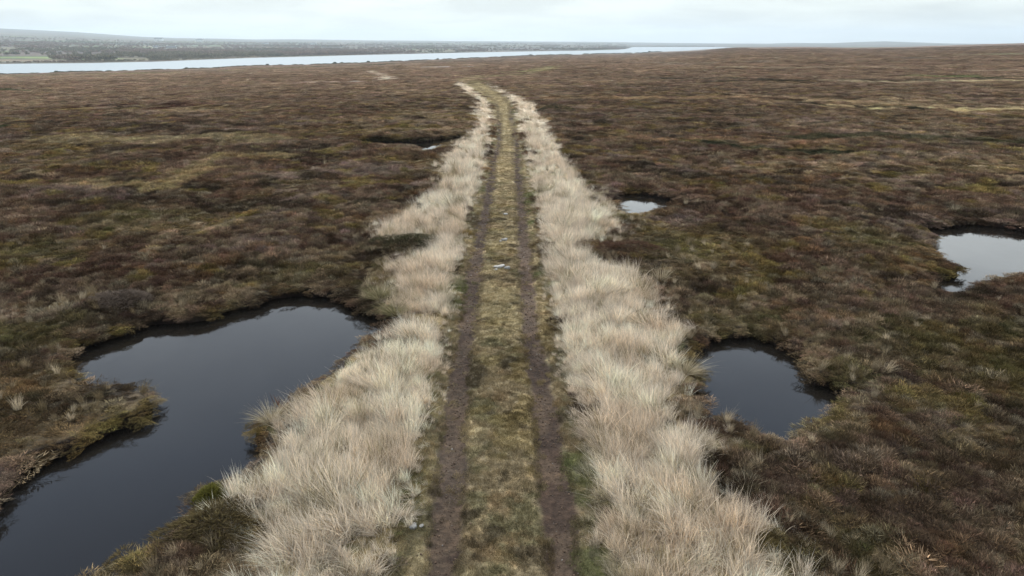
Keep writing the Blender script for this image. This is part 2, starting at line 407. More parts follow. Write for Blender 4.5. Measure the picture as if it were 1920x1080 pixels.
def lowland_colour(x, y):
    """fields, rough grazing and scrub across the water"""
    a = np.arctan2(x, y); r = np.hypot(x, y)
    u, v = r / 210 + 0.9 * fbm(x, y, 700, 2, 401), (a * r) / 330 + 0.9 * fbm(x, y, 600, 2, 411)
    cell = hash2(np.floor(u), np.floor(v), 5); cell2 = hash2(np.floor(u), np.floor(v), 9)
    pal = np.array([[0.11, 0.09, 0.065], [0.12, 0.15, 0.060], [0.10, 0.085, 0.065], [0.15, 0.135, 0.085], [0.085, 0.105, 0.055], [0.17, 0.145, 0.10], [0.11, 0.085, 0.07]])
    c = pal[np.clip((cell * len(pal)).astype(int), 0, len(pal) - 1)] * (0.7 + 0.25 * cell2)[..., None]
    c = c * (0.7 + 0.6 * fbm(x, y, 45, 3, 421))[..., None]
    bog = sstep(0.47, 0.55, fbm(x, y, 900, 3, 431)); hill = sstep(5200, 7000, r)
    c = lerp(c, C(0.075, 0.070, 0.060) * (0.7 + 0.6 * fbm(x, y, 300, 4, 441))[..., None], np.maximum(bog * 0.75, hill * 0.9))
    hedge = np.minimum(np.abs(u - np.round(u)) * 210, np.abs(v - np.round(v)) * 330)
    c = lerp(c, C(0.028, 0.032, 0.02), sstep(14, 5, hedge) * (1 - hill) * 0.85)
    ds = np.interp(a, FSA, FSD)
    c = lerp(c, C(0.075, 0.055, 0.042), sstep(1.07, 1.0, r / ds) * 0.8)
    for pts, wdt, colr, k in STROKES[-2:]:
        d = seg_dist(x, y, pts, False)
        c = lerp(c, colr, sstep(wdt * 1.6, wdt, d) * k)
    return c

def albedo(x, y):
    r = np.hypot(x, y); a = np.arctan2(x, y)
    c = heath_colour(x, y)
    near = r < 260
    if near.any():
        xn, yn = x[near], y[near]
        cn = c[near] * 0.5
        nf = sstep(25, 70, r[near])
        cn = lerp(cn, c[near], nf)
        jit = (fbm(xn, yn, 0.5, 3, 501) - 0.5) * 0.9
        vd = np.minimum(sdist(xn, yn, VERGE_L), sdist(xn, yn, VERGE_R))
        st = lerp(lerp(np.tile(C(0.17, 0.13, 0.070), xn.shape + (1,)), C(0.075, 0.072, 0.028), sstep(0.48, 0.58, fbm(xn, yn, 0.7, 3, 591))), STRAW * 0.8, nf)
        cn = lerp(cn, st, sstep(0.35, -0.3, vd + verge_jit(xn, yn)))
        td = sdist(xn, yn, TURF)
        cn = lerp(cn, turf_colour(xn, yn), sstep(0.12, -0.12, td + jit * 0.5))
        cn = lerp(cn, C(0.075, 0.092, 0.034), green_edge(xn, yn, td) * 0.7)
        rd = rut_dist(xn, yn)
        cn = lerp(cn, mud_colour(xn, yn), sstep(0.31, 0.17, rd + jit * 0.28) * sstep(190, 110, r[near]))
        pd = pool_sd(xn, yn)
        cn = lerp(cn, PEAT[None] + 0 * cn, sstep(0.16, 0.02, pd))
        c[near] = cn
    df = np.interp(a, FSA, FSD)
    k = sstep(AZ_A, AZ_B, a)
    over = np.where(k < 0.5, r > df * 0.995, r > PLAT_D + 700) & (np.abs(a) < 1.5)
    if over.any(): c[over] = lowland_colour(x[over], y[over])
    return np.clip(c, 0.004, 0.8)

# ------------------------------------------------------------------ materials
def new_mat(name):
    m = bpy.data.materials.new(name); m.use_nodes = True
    nt = m.node_tree; nt.nodes.clear()
    return m, nt
def nd(nt, t, **k):
    n = nt.nodes.new(t)
    for a, b in k.items():
        if a.startswith('in_'):
            n.inputs[a[3:].replace('_', ' ')].default_value = b
        else: setattr(n, a, b)
    return n
def noise_node(nt, vec, scale, detail=4, rough=0.6):
    n = nd(nt, 'ShaderNodeTexNoise'); n.inputs['Scale'].default_value = scale
    n.inputs['Detail'].default_value = detail; n.inputs['Roughness'].default_value = rough
    nt.links.new(vec, n.inputs['Vector']); return n
def ramp(nt, fac, stops):
    r = nd(nt, 'ShaderNodeValToRGB'); el_ = r.color_ramp.elements
    el_[0].position, el_[0].color = stops[0][0], (*stops[0][1], 1)
    el_[1].position, el_[1].color = stops[-1][0], (*stops[-1][1], 1)
    for p, c_ in stops[1:-1]:
        q = el_.new(p); q.color = (*c_, 1)
    nt.links.new(fac, r.inputs[0]); return r
def mixc(nt, a, b, fac=1.0, mode='MULTIPLY'):
    m = nd(nt, 'ShaderNodeMix', data_type='RGBA', blend_type=mode)
    if isinstance(fac, float): m.inputs[0].default_value = fac
    else: nt.links.new(fac, m.inputs[0])
    nt.links.new(a, m.inputs[6]); nt.links.new(b, m.inputs[7]); return m.outputs[2]

def ground_material():
    m, nt = new_mat('moorland_ground')
    o = nd(nt, 'ShaderNodeOutputMaterial'); p = nd(nt, 'ShaderNodeBsdfPrincipled')
    p.inputs['Roughness'].default_value = 0.9; p.inputs['Specular IOR Level'].default_value = 0.15
    at = nd(nt, 'ShaderNodeAttribute', attribute_name='albedo')
    geo = nd(nt, 'ShaderNodeNewGeometry')
    n1 = noise_node(nt, geo.outputs['Position'], 9.0, 6, 0.7)
    r1 = ramp(nt, n1.outputs['Fac'], [(0.3, (0.45, 0.45, 0.45)), (0.5, (1, 1, 1)), (0.72, (1.7, 1.65, 1.55))])
    n2 = noise_node(nt, geo.outputs['Position'], 0.9, 6, 0.7)
    r2 = ramp(nt, n2.outputs['Fac'], [(0.32, (0.6, 0.62, 0.64)), (0.5, (1, 1, 1)), (0.7, (1.45, 1.38, 1.3))])
    c = mixc(nt, mixc(nt, at.outputs['Color'], r1.outputs[0]), r2.outputs[0])
    n3 = noise_node(nt, geo.outputs['Position'], 0.045, 7, 0.68)
    r3 = ramp(nt, n3.outputs['Fac'], [(0.35, (0.72, 0.74, 0.76)), (0.5, (1, 1, 1)), (0.66, (1.35, 1.26, 1.2))])
    c = mixc(nt, c, r3.outputs[0])
    nt.links.new(c, p.inputs['Base Color'])
    b = nd(nt, 'ShaderNodeBump'); b.inputs['Strength'].default_value = 0.8; b.inputs['Distance'].default_value = 0.03
    nt.links.new(n1.outputs['Fac'], b.inputs['Height'])
    b2 = nd(nt, 'ShaderNodeBump'); b2.inputs['Strength'].default_value = 0.7; b2.inputs['Distance'].default_value = 0.25
    nt.links.new(n2.outputs['Fac'], b2.inputs['Height']); nt.links.new(b.outputs[0], b2.inputs['Normal'])
    nt.links.new(b2.outputs[0], p.inputs['Normal'])
    nt.links.new(p.outputs[0], o.inputs[0])
    return m

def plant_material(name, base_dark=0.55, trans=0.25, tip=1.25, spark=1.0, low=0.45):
    """colour comes from the plant's own attribute 'tint', varied per sprig ('rnd') and from root to tip ('grow')"""
    m, nt = new_mat(name)
    o = nd(nt, 'ShaderNodeOutputMaterial')
    at = nd(nt, 'ShaderNodeAttribute', attribute_name='tint', attribute_type='INSTANCER')
    rn = nd(nt, 'ShaderNodeAttribute', attribute_name='rnd')
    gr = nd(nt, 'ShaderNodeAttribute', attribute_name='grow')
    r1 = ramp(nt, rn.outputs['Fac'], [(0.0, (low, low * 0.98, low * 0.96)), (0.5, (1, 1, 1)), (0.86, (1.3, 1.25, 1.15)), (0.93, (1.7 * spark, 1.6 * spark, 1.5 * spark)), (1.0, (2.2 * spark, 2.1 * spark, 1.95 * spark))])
    r2 = ramp(nt, gr.outputs['Fac'], [(0.0, (base_dark,) * 3), (1.0, (tip,) * 3)])  # darker roots: dead plant bases, plus self-shadow put into the colour
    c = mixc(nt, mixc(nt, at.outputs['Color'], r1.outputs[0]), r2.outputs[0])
    d = nd(nt, 'ShaderNodeBsdfDiffuse'); t = nd(nt, 'ShaderNodeBsdfTranslucent')
    nt.links.new(c, d.inputs[0]); nt.links.new(c, t.inputs[0])
    x = nd(nt, 'ShaderNodeMixShader'); x.inputs[0].default_value = trans
    nt.links.new(d.outputs[0], x.inputs[1]); nt.links.new(t.outputs[0], x.inputs[2])
    nt.links.new(x.outputs[0], o.inputs[0])
    return m
def plain_plant_material(name, col, trans=0.25):
    m, nt = new_mat(name)
    o = nd(nt, 'ShaderNodeOutputMaterial')
    rn = nd(nt, 'ShaderNodeAttribute', attribute_name='rnd')
    gr = nd(nt, 'ShaderNodeAttribute', attribute_name='grow')
    col = [np.array(q) for q in (col if isinstance(col, list) else [col, col])]
    r1 = ramp(nt, rn.outputs['Fac'], [(0.0, tuple(col[0] * 0.7)), (0.5, tuple((col[0] + col[1]) / 2)), (1.0, tuple(col[1] * 1.25))])
    r2 = ramp(nt, gr.outputs['Fac'], [(0.0, (0.85,) * 3), (1.0, (1.1,) * 3)])  # roots darkened mildly: dead bases and painted self-shadow together
    c = mixc(nt, r1.outputs[0], r2.outputs[0])
    d = nd(nt, 'ShaderNodeBsdfDiffuse'); t = nd(nt, 'ShaderNodeBsdfTranslucent')
    nt.links.new(c, d.inputs[0]); nt.links.new(c, t.inputs[0])
    x = nd(nt, 'ShaderNodeMixShader'); x.inputs[0].default_value = trans
    nt.links.new(d.outputs[0], x.inputs[1]); nt.links.new(t.outputs[0], x.inputs[2])
    nt.links.new(x.outputs[0], o.inputs[0])
    return m
def water_material(name, base, rough, bump, bscale, dist):
    m, nt = new_mat(name)
    o = nd(nt, 'ShaderNodeOutputMaterial'); p = nd(nt, 'ShaderNodeBsdfPrincipled')
    p.inputs['Base Color'].default_value = (*base, 1); p.inputs['Roughness'].default_value = rough
    p.inputs['IOR'].default_value = 1.333
    geo = nd(nt, 'ShaderNodeNewGeometry')
    mp = nd(nt, 'ShaderNodeMapping'); mp.inputs['Scale'].default_value = (1, 0.6, 1)
    nt.links.new(geo.outputs['Position'], mp.inputs[0])
    n = noise_node(nt, mp.outputs[0], bscale, 3, 0.5)
    b = nd(nt, 'ShaderNodeBump'); b.inputs['Strength'].default_value = bump; b.inputs['Distance'].default_value = dist
    nt.links.new(n.outputs['Fac'], b.inputs['Height']); nt.links.new(b.outputs[0], p.inputs['Normal'])
    nt.links.new(p.outputs[0], o.inputs[0])
    return m
def solid_material(name, c0, c1, scale, rough=0.85):
    m, nt = new_mat(name)
    o = nd(nt, 'ShaderNodeOutputMaterial'); p = nd(nt, 'ShaderNodeBsdfPrincipled')
    p.inputs['Roughness'].default_value = rough; p.inputs['Specular IOR Level'].default_value = 0.25
    tcn = nd(nt, 'ShaderNodeTexCoord')
    n = noise_node(nt, tcn.outputs['Object'], scale, 5, 0.65)
    r = ramp(nt, n.outputs['Fac'], [(0.35, c0), (0.65, c1)])
    nt.links.new(r.outputs[0], p.inputs['Base Color'])
    b = nd(nt, 'ShaderNodeBump'); b.inputs['Strength'].default_value = 0.5; b.inputs['Distance'].default_value = 0.02
    nt.links.new(n.outputs['Fac'], b.inputs['Height']); nt.links.new(b.outputs[0], p.inputs['Normal'])
    nt.links.new(p.outputs[0], o.inputs[0])
    return m

# ------------------------------------------------------------------ mesh helpers
def mesh_from(name, verts, faces, smooth=True):
    """faces: (n,k) array or list of arrays with equal k each"""
    me = bpy.data.meshes.new(name)
    groups = faces if isinstance(faces, list) else [faces]
    groups = [g for g in groups if len(g)]
    verts = np.asarray(verts, np.float32)
    me.vertices.add(len(verts)); me.vertices.foreach_set('co', verts.ravel())
    loops = np.concatenate([g.ravel() for g in groups]).astype(np.int32)
    counts = np.concatenate([np.full(len(g), g.shape[1]) for g in groups]).astype(np.int32)
    starts = np.concatenate([[0], np.cumsum(counts)[:-1]]).astype(np.int32)
    me.loops.add(len(loops)); me.loops.foreach_set('vertex_index', loops)
    me.polygons.add(len(counts)); me.polygons.foreach_set('loop_start', starts); me.polygons.foreach_set('loop_total', counts)
    if smooth: me.polygons.foreach_set('use_smooth', np.ones(len(counts), bool))
    me.update(calc_edges=True)
    return me
def set_attr(me, name, typ, arr):
    a = me.attributes.new(name, typ, 'POINT')
    a.data.foreach_set({'FLOAT': 'value', 'INT': 'value', 'FLOAT_COLOR': 'color', 'FLOAT_VECTOR': 'vector'}[typ], np.asarray(arr, np.int32 if typ == 'INT' else np.float32).ravel())
def obj(name, me, mat=None, parent=None, loc=None, **props):
    o = bpy.data.objects.new(name, me)
    if mat is not None: me.materials.append(mat)
    COL.objects.link(o)
    if parent is not None: o.parent = parent
    if loc is not None: o.location = loc
    for k, v in props.items(): o[k] = v
    return o

# ------------------------------------------------------------------ ground sheet (polar grid: fine near the camera, reaching past the hills)
def build_ground():
    fine = np.arange(-0.86, 0.8601, 0.0042)
    coarse = np.concatenate([np.linspace(0.88, 2 * math.pi - 0.88, 70)])
    az = np.concatenate([fine, coarse])
    rr = [1.5]
    while rr[-1] < 15000:
        r = rr[-1]
        g = 0.0045 if r < 70 else (0.009 if r < 400 else 0.013)
        rr.append(r * (1 + g))
    rr = np.array(rr)
    A, R = np.meshgrid(az, rr)
    x, y = R * np.sin(A), R * np.cos(A)
    xf, yf = x.ravel(), y.ravel()
    z = terrain(xf, yf)
    c = albedo(xf, yf)
    nA, nR = len(az), len(rr)
    i = np.arange(nR - 1)[:, None]; j = np.arange(nA)[None, :]; j2 = (j + 1) % nA
    quads = np.stack([i * nA + j, i * nA + j2, (i + 1) * nA + j2, (i + 1) * nA + j], -1).reshape(-1, 4)[:, ::-1]
    verts = np.column_stack([xf, yf, z])
    verts = np.vstack([verts, [[0, 0, 0]]])
    ctr = len(verts) - 1
    jj = np.arange(nA)
    tris = np.stack([np.full(nA, ctr), (jj + 1) % nA, jj], -1)
    me = mesh_from('ground', verts, [quads, tris])
    col = np.ones((len(verts), 4)); col[:-1, :3] = c; col[-1, :3] = (0.1, 0.08, 0.05)
    set_attr(me, 'albedo', 'FLOAT_COLOR', col)
    return obj('ground', me, ground_material(), kind='structure')
build_ground()

# ------------------------------------------------------------------ water
M_POOL = water_material('peat_water', (0.008, 0.007, 0.006), 0.03, 0.16, 1.3, 0.02)
M_LAKE = water_material('lake_water', (0.22, 0.26, 0.28), 0.42, 0.02, 0.35, 0.05)
names = {'west': 'pool_water', 'east': 'pool_water', 'far east': 'pool_water', 'small': 'pool_water', 'sliver': 'pool_water'}
for k, poly in POOLS.items():
    c = poly.mean(0)
    ring = []
    n = len(poly)
    for i in range(n):
        t = poly[(i + 1) % n] - poly[i - 1]; t = t / (np.hypot(*t) + 1e-9)
        ring.append(poly[i])
    # a plain sheet a little larger than the hollow, hidden under the banks
    lo, hi = poly.min(0) - 0.15, poly.max(0) + 0.15
    zc = float(terrain_base(np.array([c[0]]), np.array([c[1]]))[0]) - WATER_DROP
    v = [(lo[0], lo[1], zc), (hi[0], lo[1], zc), (hi[0], hi[1], zc), (lo[0], hi[1], zc)]
    # cut the sheet to cells that touch the hollow
    step = 0.5
    xs, ys = np.arange(lo[0], hi[0] + step, step), np.arange(lo[1], hi[1] + step, step)
    X, Y = np.meshgrid(xs, ys); sdv = sdist(X.ravel(), Y.ravel(), poly).reshape(X.shape)
    keep = sdv < 0.45
    vid = -np.ones(X.shape, int); faces = []; verts = []
    for a in range(len(ys) - 1):
        for b in range(len(xs) - 1):
            if keep[a, b] or keep[a + 1, b] or keep[a, b + 1] or keep[a + 1, b + 1]:
                q = []
                for (ia, ib) in ((a, b), (a, b + 1), (a + 1, b + 1), (a + 1, b)):
                    if vid[ia, ib] < 0:
                        vid[ia, ib] = len(verts); verts.append((xs[ib], ys[ia], zc))
                    q.append(vid[ia, ib])
                faces.append(q)
    obj('pool_water', mesh_from('pool_water', verts, np.array(faces)), M_POOL, kind='structure')
lv, lf = [], []
azs = np.linspace(NSA[0] + 0.001, az_of(1380, 89), 260)
for i, a in enumerate(azs):
    d0 = np.interp(a, NSA, NSD) * 0.985; d1 = max(np.interp(a, FSA, FSD) * 1.01, d0 + 20)
    for d in (d0, d1): lv.append((d * math.sin(a), d * math.cos(a), LAKE_Z))
    if i: lf.append([2 * i - 2, 2 * i, 2 * i + 1, 2 * i - 1])
obj('lake_water', mesh_from('lake_water', lv, np.array(lf)[:, ::-1]), M_LAKE, kind='structure')

# ------------------------------------------------------------------ plant prototypes (sprigs and blades as narrow tapered strips)
def strips(roots, dirs, lengths, widths, bend, nseg, seed=0):
    """narrow strips: roots (n,3), unit dirs, bend = sideways droop vector per strip (n,3)"""
    g = np.random.default_rng(seed)
    n = len(roots)
    t = np.linspace(0, 1, nseg + 1)
    P = roots[:, None, :] + dirs[:, None, :] * (lengths[:, None] * t)[..., None] + bend[:, None, :] * (t ** 2)[None, :, None] * lengths[:, None, None]
    side = np.cross(dirs, g.normal(size=(n, 3))); side /= np.linalg.norm(side, axis=1)[:, None] + 1e-9
    w = widths[:, None] * np.clip(1 - t ** 1.6, 0.0, 1)[None, :]
    L = P[:, :-1] - side[:, None, :] * w[:, :-1, None] / 2
    R = P[:, :-1] + side[:, None, :] * w[:, :-1, None] / 2
    tip = P[:, -1]
    per = 2 * nseg + 1
    V = np.zeros((n, per, 3)); V[:, 0:2 * nseg:2] = L; V[:, 1:2 * nseg:2] = R; V[:, -1] = tip
    base = (np.arange(n) * per)[:, None]
    quads = np.concatenate([base + np.array([[2 * k, 2 * k + 1, 2 * k + 3, 2 * k + 2]]) for k in range(nseg - 1)]) if nseg > 1 else np.zeros((0, 4), int)
    tris = base + np.array([[2 * nseg - 2, 2 * nseg - 1, 2 * nseg]])
    grow = np.tile(np.concatenate([np.repeat(t[:-1], 2), [1.0]]), n)
    rnd = np.repeat(g.random(n), per)
    return V.reshape(-1, 3), quads, tris, grow, rnd
def strip_mesh(name, *parts):
    vs, qs, ts, gs, rs, off = [], [], [], [], [], 0
    for V, q, t, g, r in parts:
        vs.append(V); qs.append(q + off); ts.append(t + off); gs.append(g); rs.append(r); off += len(V)
    me = mesh_from(name, np.vstack(vs), [np.vstack(qs), np.vstack(ts)], smooth=False)
    set_attr(me, 'grow', 'FLOAT', np.concatenate(gs)); set_attr(me, 'rnd', 'FLOAT', np.concatenate(rs))
    return me

def heather_proto(seed, n=420, rad=0.5, height=0.42, spr=0.17, wid=0.016):
    """a wiry cushion of unit size: short sprigs all over a lumpy dome"""
    g = np.random.default_rng(seed)
    a = g.random(n) * 2 * math.pi; q = np.sqrt(g.random(n))
    lump = 1 + 0.25 * np.sin(3 * a + seed) + 0.15 * np.sin(5 * a + 2.1 * seed)
    rr = q * rad * lump
    zz = height * np.sqrt(np.clip(1 - (q * 0.93) ** 2, 0, 1)) * (0.75 + 0.35 * g.random(n))
    roots = np.column_stack([rr * np.cos(a), rr * np.sin(a), zz - spr * 0.6])
    d = np.column_stack([np.cos(a) * q * 0.9, np.sin(a) * q * 0.9, np.full(n, 0.75)]) + g.normal(size=(n, 3)) * 0.34
    d /= np.linalg.norm(d, axis=1)[:, None]
    ln = spr * (0.6 + 0.8 * g.random(n))
    return strips(roots, d, ln, wid * (0.6 + 0.9 * g.random(n)), g.normal(size=(n, 3)) * 0.14, 2, seed)
def grass_proto(seed, n=170, base=0.10, height=1.0, lean=0.45, wid=0.011, nseg=4, comb=0.0):
    """a tussock of unit height, blades arching outwards"""
    g = np.random.default_rng(seed)
    a = g.random(n) * 2 * math.pi; q = np.sqrt(g.random(n))
    roots = np.column_stack([np.cos(a) * q * base, np.sin(a) * q * base, np.full(n, -0.04)])
    out_ = np.column_stack([np.cos(a), np.sin(a), np.zeros(n)]) * (q * lean)[:, None] + g.normal(size=(n, 3)) * 0.15 + np.array([comb, 0, 0])
    d = out_ + np.array([0, 0, 1.0]); d /= np.linalg.norm(d, axis=1)[:, None]
    bend = out_ * 0.5 + np.column_stack([g.normal(size=n) * 0.12, g.normal(size=n) * 0.12, -0.06 - 0.22 * g.random(n)])
    ln = height * (0.5 + 0.6 * g.random(n))
    return strips(roots, d, ln, wid * (0.6 + 0.8 * g.random(n)), bend, nseg, seed)
def turf_proto(seed, n=200, base=0.5, height=0.16, wid=0.016):
    """a mat of very short grass and moss, unit width"""
    g = np.random.default_rng(seed)
    roots = np.column_stack([(g.random((n, 2)) - 0.5) * 2 * base, np.full(n, -0.02)])
    d = np.column_stack([g.normal(size=(n, 2)) * 0.75, np.full(n, 0.8)]); d /= np.linalg.norm(d, axis=1)[:, None]
    return strips(roots, d, height * (0.4 + 0.9 * g.random(n)), wid * (0.6 + 0.8 * g.random(n)), np.column_stack([g.normal(size=(n, 2)) * 0.3, np.full(n, -0.25)]), 2, seed)

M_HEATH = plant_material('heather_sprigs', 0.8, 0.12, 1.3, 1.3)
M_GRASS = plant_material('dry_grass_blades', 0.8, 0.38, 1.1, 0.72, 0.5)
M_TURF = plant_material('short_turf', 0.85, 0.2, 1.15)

def proto(name, me, mat):
    me.materials.append(mat)
    return bpy.data.objects.new(name, me)          # held only by the scatter's node tree

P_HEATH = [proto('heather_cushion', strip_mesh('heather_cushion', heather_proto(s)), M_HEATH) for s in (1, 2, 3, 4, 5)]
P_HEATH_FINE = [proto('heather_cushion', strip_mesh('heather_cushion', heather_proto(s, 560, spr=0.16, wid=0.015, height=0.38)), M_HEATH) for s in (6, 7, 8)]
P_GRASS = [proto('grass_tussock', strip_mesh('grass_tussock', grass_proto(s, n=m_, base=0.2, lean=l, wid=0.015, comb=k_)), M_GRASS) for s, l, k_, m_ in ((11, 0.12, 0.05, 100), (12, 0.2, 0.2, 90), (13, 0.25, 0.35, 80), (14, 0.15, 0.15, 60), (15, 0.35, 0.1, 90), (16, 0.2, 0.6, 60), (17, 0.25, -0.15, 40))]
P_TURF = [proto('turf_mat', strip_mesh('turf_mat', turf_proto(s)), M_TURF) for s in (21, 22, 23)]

def scatter(name, pts, scale, rot, tint, protos, idx, **props):
    me = bpy.data.meshes.new(name)
    me.vertices.add(len(pts)); me.vertices.foreach_set('co', np.asarray(pts, np.float32).ravel())
    set_attr(me, 'size', 'FLOAT_VECTOR', scale)
    set_attr(me, 'turn', 'FLOAT_VECTOR', rot)
    set_attr(me, 'tint', 'FLOAT_COLOR', np.column_stack([tint, np.ones(len(tint))]))
    set_attr(me, 'which', 'INT', idx)
    o = obj(name, me, **props)
    ng = bpy.data.node_groups.new(name + '_scatter', 'GeometryNodeTree')
    ng.interface.new_socket('Geometry', in_out='INPUT', socket_type='NodeSocketGeometry')
    ng.interface.new_socket('Geometry', in_out='OUTPUT', socket_type='NodeSocketGeometry')
    gi, go = ng.nodes.new('NodeGroupInput'), ng.nodes.new('NodeGroupOutput')
    iop = ng.nodes.new('GeometryNodeInstanceOnPoints')
    ng.links.new(gi.outputs[0], iop.inputs['Points'])
    join = ng.nodes.new('GeometryNodeJoinGeometry')
    for p in protos:
        oi = ng.nodes.new('GeometryNodeObjectInfo'); oi.inputs['Object'].default_value = p; oi.inputs['As Instance'].default_value = True
        ng.links.new(oi.outputs['Geometry'], join.inputs[0])
    ng.links.new(join.outputs[0], iop.inputs['Instance'])
    iop.inputs['Pick Instance'].default_value = True
    def named(n_, t):
        q = ng.nodes.new('GeometryNodeInputNamedAttribute'); q.data_type = t; q.inputs['Name'].default_value = n_; return q.outputs[0]
    ng.links.new(named('which', 'INT'), iop.inputs['Instance Index'])
    ng.links.new(named('size', 'FLOAT_VECTOR'), iop.inputs['Scale'])
    e2r = ng.nodes.new('FunctionNodeEulerToRotation')
    ng.links.new(named('turn', 'FLOAT_VECTOR'), e2r.inputs[0]); ng.links.new(e2r.outputs[0], iop.inputs['Rotation'])
    ng.links.new(iop.outputs[0], go.inputs[0])
    md = o.modifiers.new('scatter', 'NODES'); md.node_group = ng
    return o

def polar_points(s0, k, r0, r1, half=0.80):
    """jittered points whose spacing is max(s0, k*r)"""
    out_ = []
    r = r0
    while r < r1:
        s = max(s0, k * r)
        n = int(2 * half * r / s) + 1
        a = (np.arange(n) + rng.random(n)) / n * 2 * half - half
        rr = r + (rng.random(n) - 0.5) * s * 1.3
        out_.append(np.column_stack([rr * np.sin(a), rr * np.cos(a), np.full(n, s)]))
        r += s
    return np.vstack(out_)

# ------------------------------------------------------------------ heather and moss over the moor
P = polar_points(0.11, 0.0062, 4.0, 1500)
edge = []
for poly in POOLS.values():                        # ragged cushions hanging over the peat banks
    d0 = np.hypot(*poly.mean(0)); gap = max(0.07, 0.004 * d0)
    for i in range(len(poly)):
        a_, b_ = poly[i], poly[(i + 1) % len(poly)]
        k_ = max(1, int(np.hypot(*(b_ - a_)) / gap))
        q_ = a_ + (b_ - a_) * rng.random((k_, 1)) + rng.normal(size=(k_, 2)) * 0.05
        edge.append(np.column_stack([q_, np.full(k_, max(0.08, 0.005 * d0))]))
P = np.vstack([P] + edge)
x, y, s = P.T
pd, td = pool_sd(x, y), sdist(x, y, TURF)
vd = np.minimum(sdist(x, y, VERGE_L), sdist(x, y, VERGE_R))
jit = verge_jit(x, y)
rr_, aa_ = np.hypot(x, y), np.arctan2(x, y)
keep = (pd > -0.13) & (td > 0.15) & (vd + jit > -0.35 + 0.6 * rng.random(len(x))) & ((rr_ < np.interp(aa_, NSA, NSD) * 0.985) | (aa_ > AZ_B)) & (rr_ < np.where(aa_ > AZ_B, PLAT_D * 0.8, 1e5))
x, y, s, pd = x[keep], y[keep], s[keep], pd[keep]
n = len(x)
tint = heath_colour(x, y) * (0.52 + 1.05 * rng.random((n, 1)) ** 1.5) * (0.75 + 0.5 * fbm(x, y, 0.8, 2, 701)[:, None])* 1.12 * ((0.90 + 0.28 * sstep(14, 40, np.hypot(x, y)))[:, None] * (1 + 0.04 * rng.normal(size=(n, 3))))
# odd pale twiggy or grassy clumps
odd = rng.random(n)
tint = np.where((odd < 0.08)[:, None], tint * 0.5 + C(0.20, 0.17, 0.12) * 0.6, tint)
size = s * (1.6 + 2.0 * rng.random(n) ** 3 + 2.6 * (rng.random(n) < 0.025))
hgt = np.minimum(size * (0.75 + 0.7 * rng.random(n)), np.minimum(0.42 + 0.004 * np.hypot(x, y), 0.62)) * (0.45 + 0.55 * sstep(0.0, 0.6, pd))
lowm = sstep(0.56, 0.64, fbm(x, y, 5.5, 4, 111, 0.6))
hgt *= (1 - 0.45 * lowm) * (0.6 + 0.9 * fbm(x, y, 2.2, 3, 731, 0.6))
z = terrain(x, y, hollow=False) - 0.03 - (0.04 + 0.14 * rng.random(n)) * sstep(0.05, -0.09, pd)
fine = np.hypot(x, y) < 16
idx = np.where(fine, rng.integers(5, 8, n), rng.integers(0, 5, n))
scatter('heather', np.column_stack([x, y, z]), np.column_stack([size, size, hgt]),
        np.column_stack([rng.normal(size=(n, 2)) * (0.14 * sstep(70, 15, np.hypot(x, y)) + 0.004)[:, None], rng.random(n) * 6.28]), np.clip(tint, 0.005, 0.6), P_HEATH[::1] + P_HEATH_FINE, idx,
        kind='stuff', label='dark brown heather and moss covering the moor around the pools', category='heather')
N1 = n

# ------------------------------------------------------------------ pale grass of the two verges
for side, poly, lab in ((-1, VERGE_L, 'pale straw grass on the strip left of the track, along the big pool'), (1, VERGE_R, 'pale straw grass on the strip right of the track')):
    P = polar_points(0.11, 0.0068, 4.0, 240, 0.75)
    x, y, s = P.T
    vd = sdist(x, y, poly); r = np.hypot(x, y)
    jit = verge_jit(x, y)
    td, rd = sdist(x, y, TURF), rut_dist(x, y)
    thin = fbm(x, y, 0.8, 4, 531, 0.65)
    edge_p = sstep(0.50, -0.70, vd + jit)                      # the verge thins out into the heather
    keep = ((rng.random(len(x)) < edge_p) & (td > -0.05) & (pool_sd(x, y) > 0.22 + 0.5 * (thin - 0.5)) & (rng.random(len(x)) < 0.5 + 2.8 * (thin - 0.34) + 0.6 * sstep(50, 110, r)))
    x, y, s, vd, td, r = x[keep], y[keep], s[keep], vd[keep], td[keep], r[keep]
    n = len(x)
    clump = fbm(x, y, 0.5, 2, 541)
    hh = (0.22 + 0.52 * clump) * (0.6 + 0.8 * rng.random(n)) * (0.5 + 0.5 * sstep(-0.05, 0.4, td)) * (0.55 + 0.45 * sstep(0.3, -0.8, vd))
    base = STRAW * (0.86 + 0.26 * fbm(x, y, 1.3, 3, 551)[:, None])
    t = lerp(base, C(0.66, 0.54, 0.41), sstep(0.5, 0.66, fbm(x, y, 1.0, 3, 561)) * 0.7)
    t = lerp(t, C(0.20, 0.17, 0.075), (rng.random(n) < 0.12) * 0.8)
    t = lerp(t, C(0.12, 0.135, 0.05), np.maximum(green_edge(x, y, td), (rng.random(n) < 0.35) * sstep(0.3, 0.0, td)) * 0.75)
    t = t * (0.70 + 0.46 * rng.random((n, 1)))
    wdt = np.maximum(hh * 0.85, s * 1.5)
    comb = 7.0 * fbm(x, y, 2.2, 2, 581) + rng.normal(size=n) * 0.7
    z = terrain(x, y) - 0.02
    lean = 0.10 + 0.14 * rng.normal(size=n)
    scatter('grass', np.column_stack([x, y, z]), np.column_stack([wdt, wdt, hh]),
            np.column_stack([lean * 0.6 - 0.05 + rng.normal(size=n) * 0.15, rng.normal(size=n) * 0.15, comb]),
            np.clip(t, 0.02, 0.85), P_GRASS, rng.integers(0, 7, n), kind='stuff', label=lab, category='grass')
    N1 += n

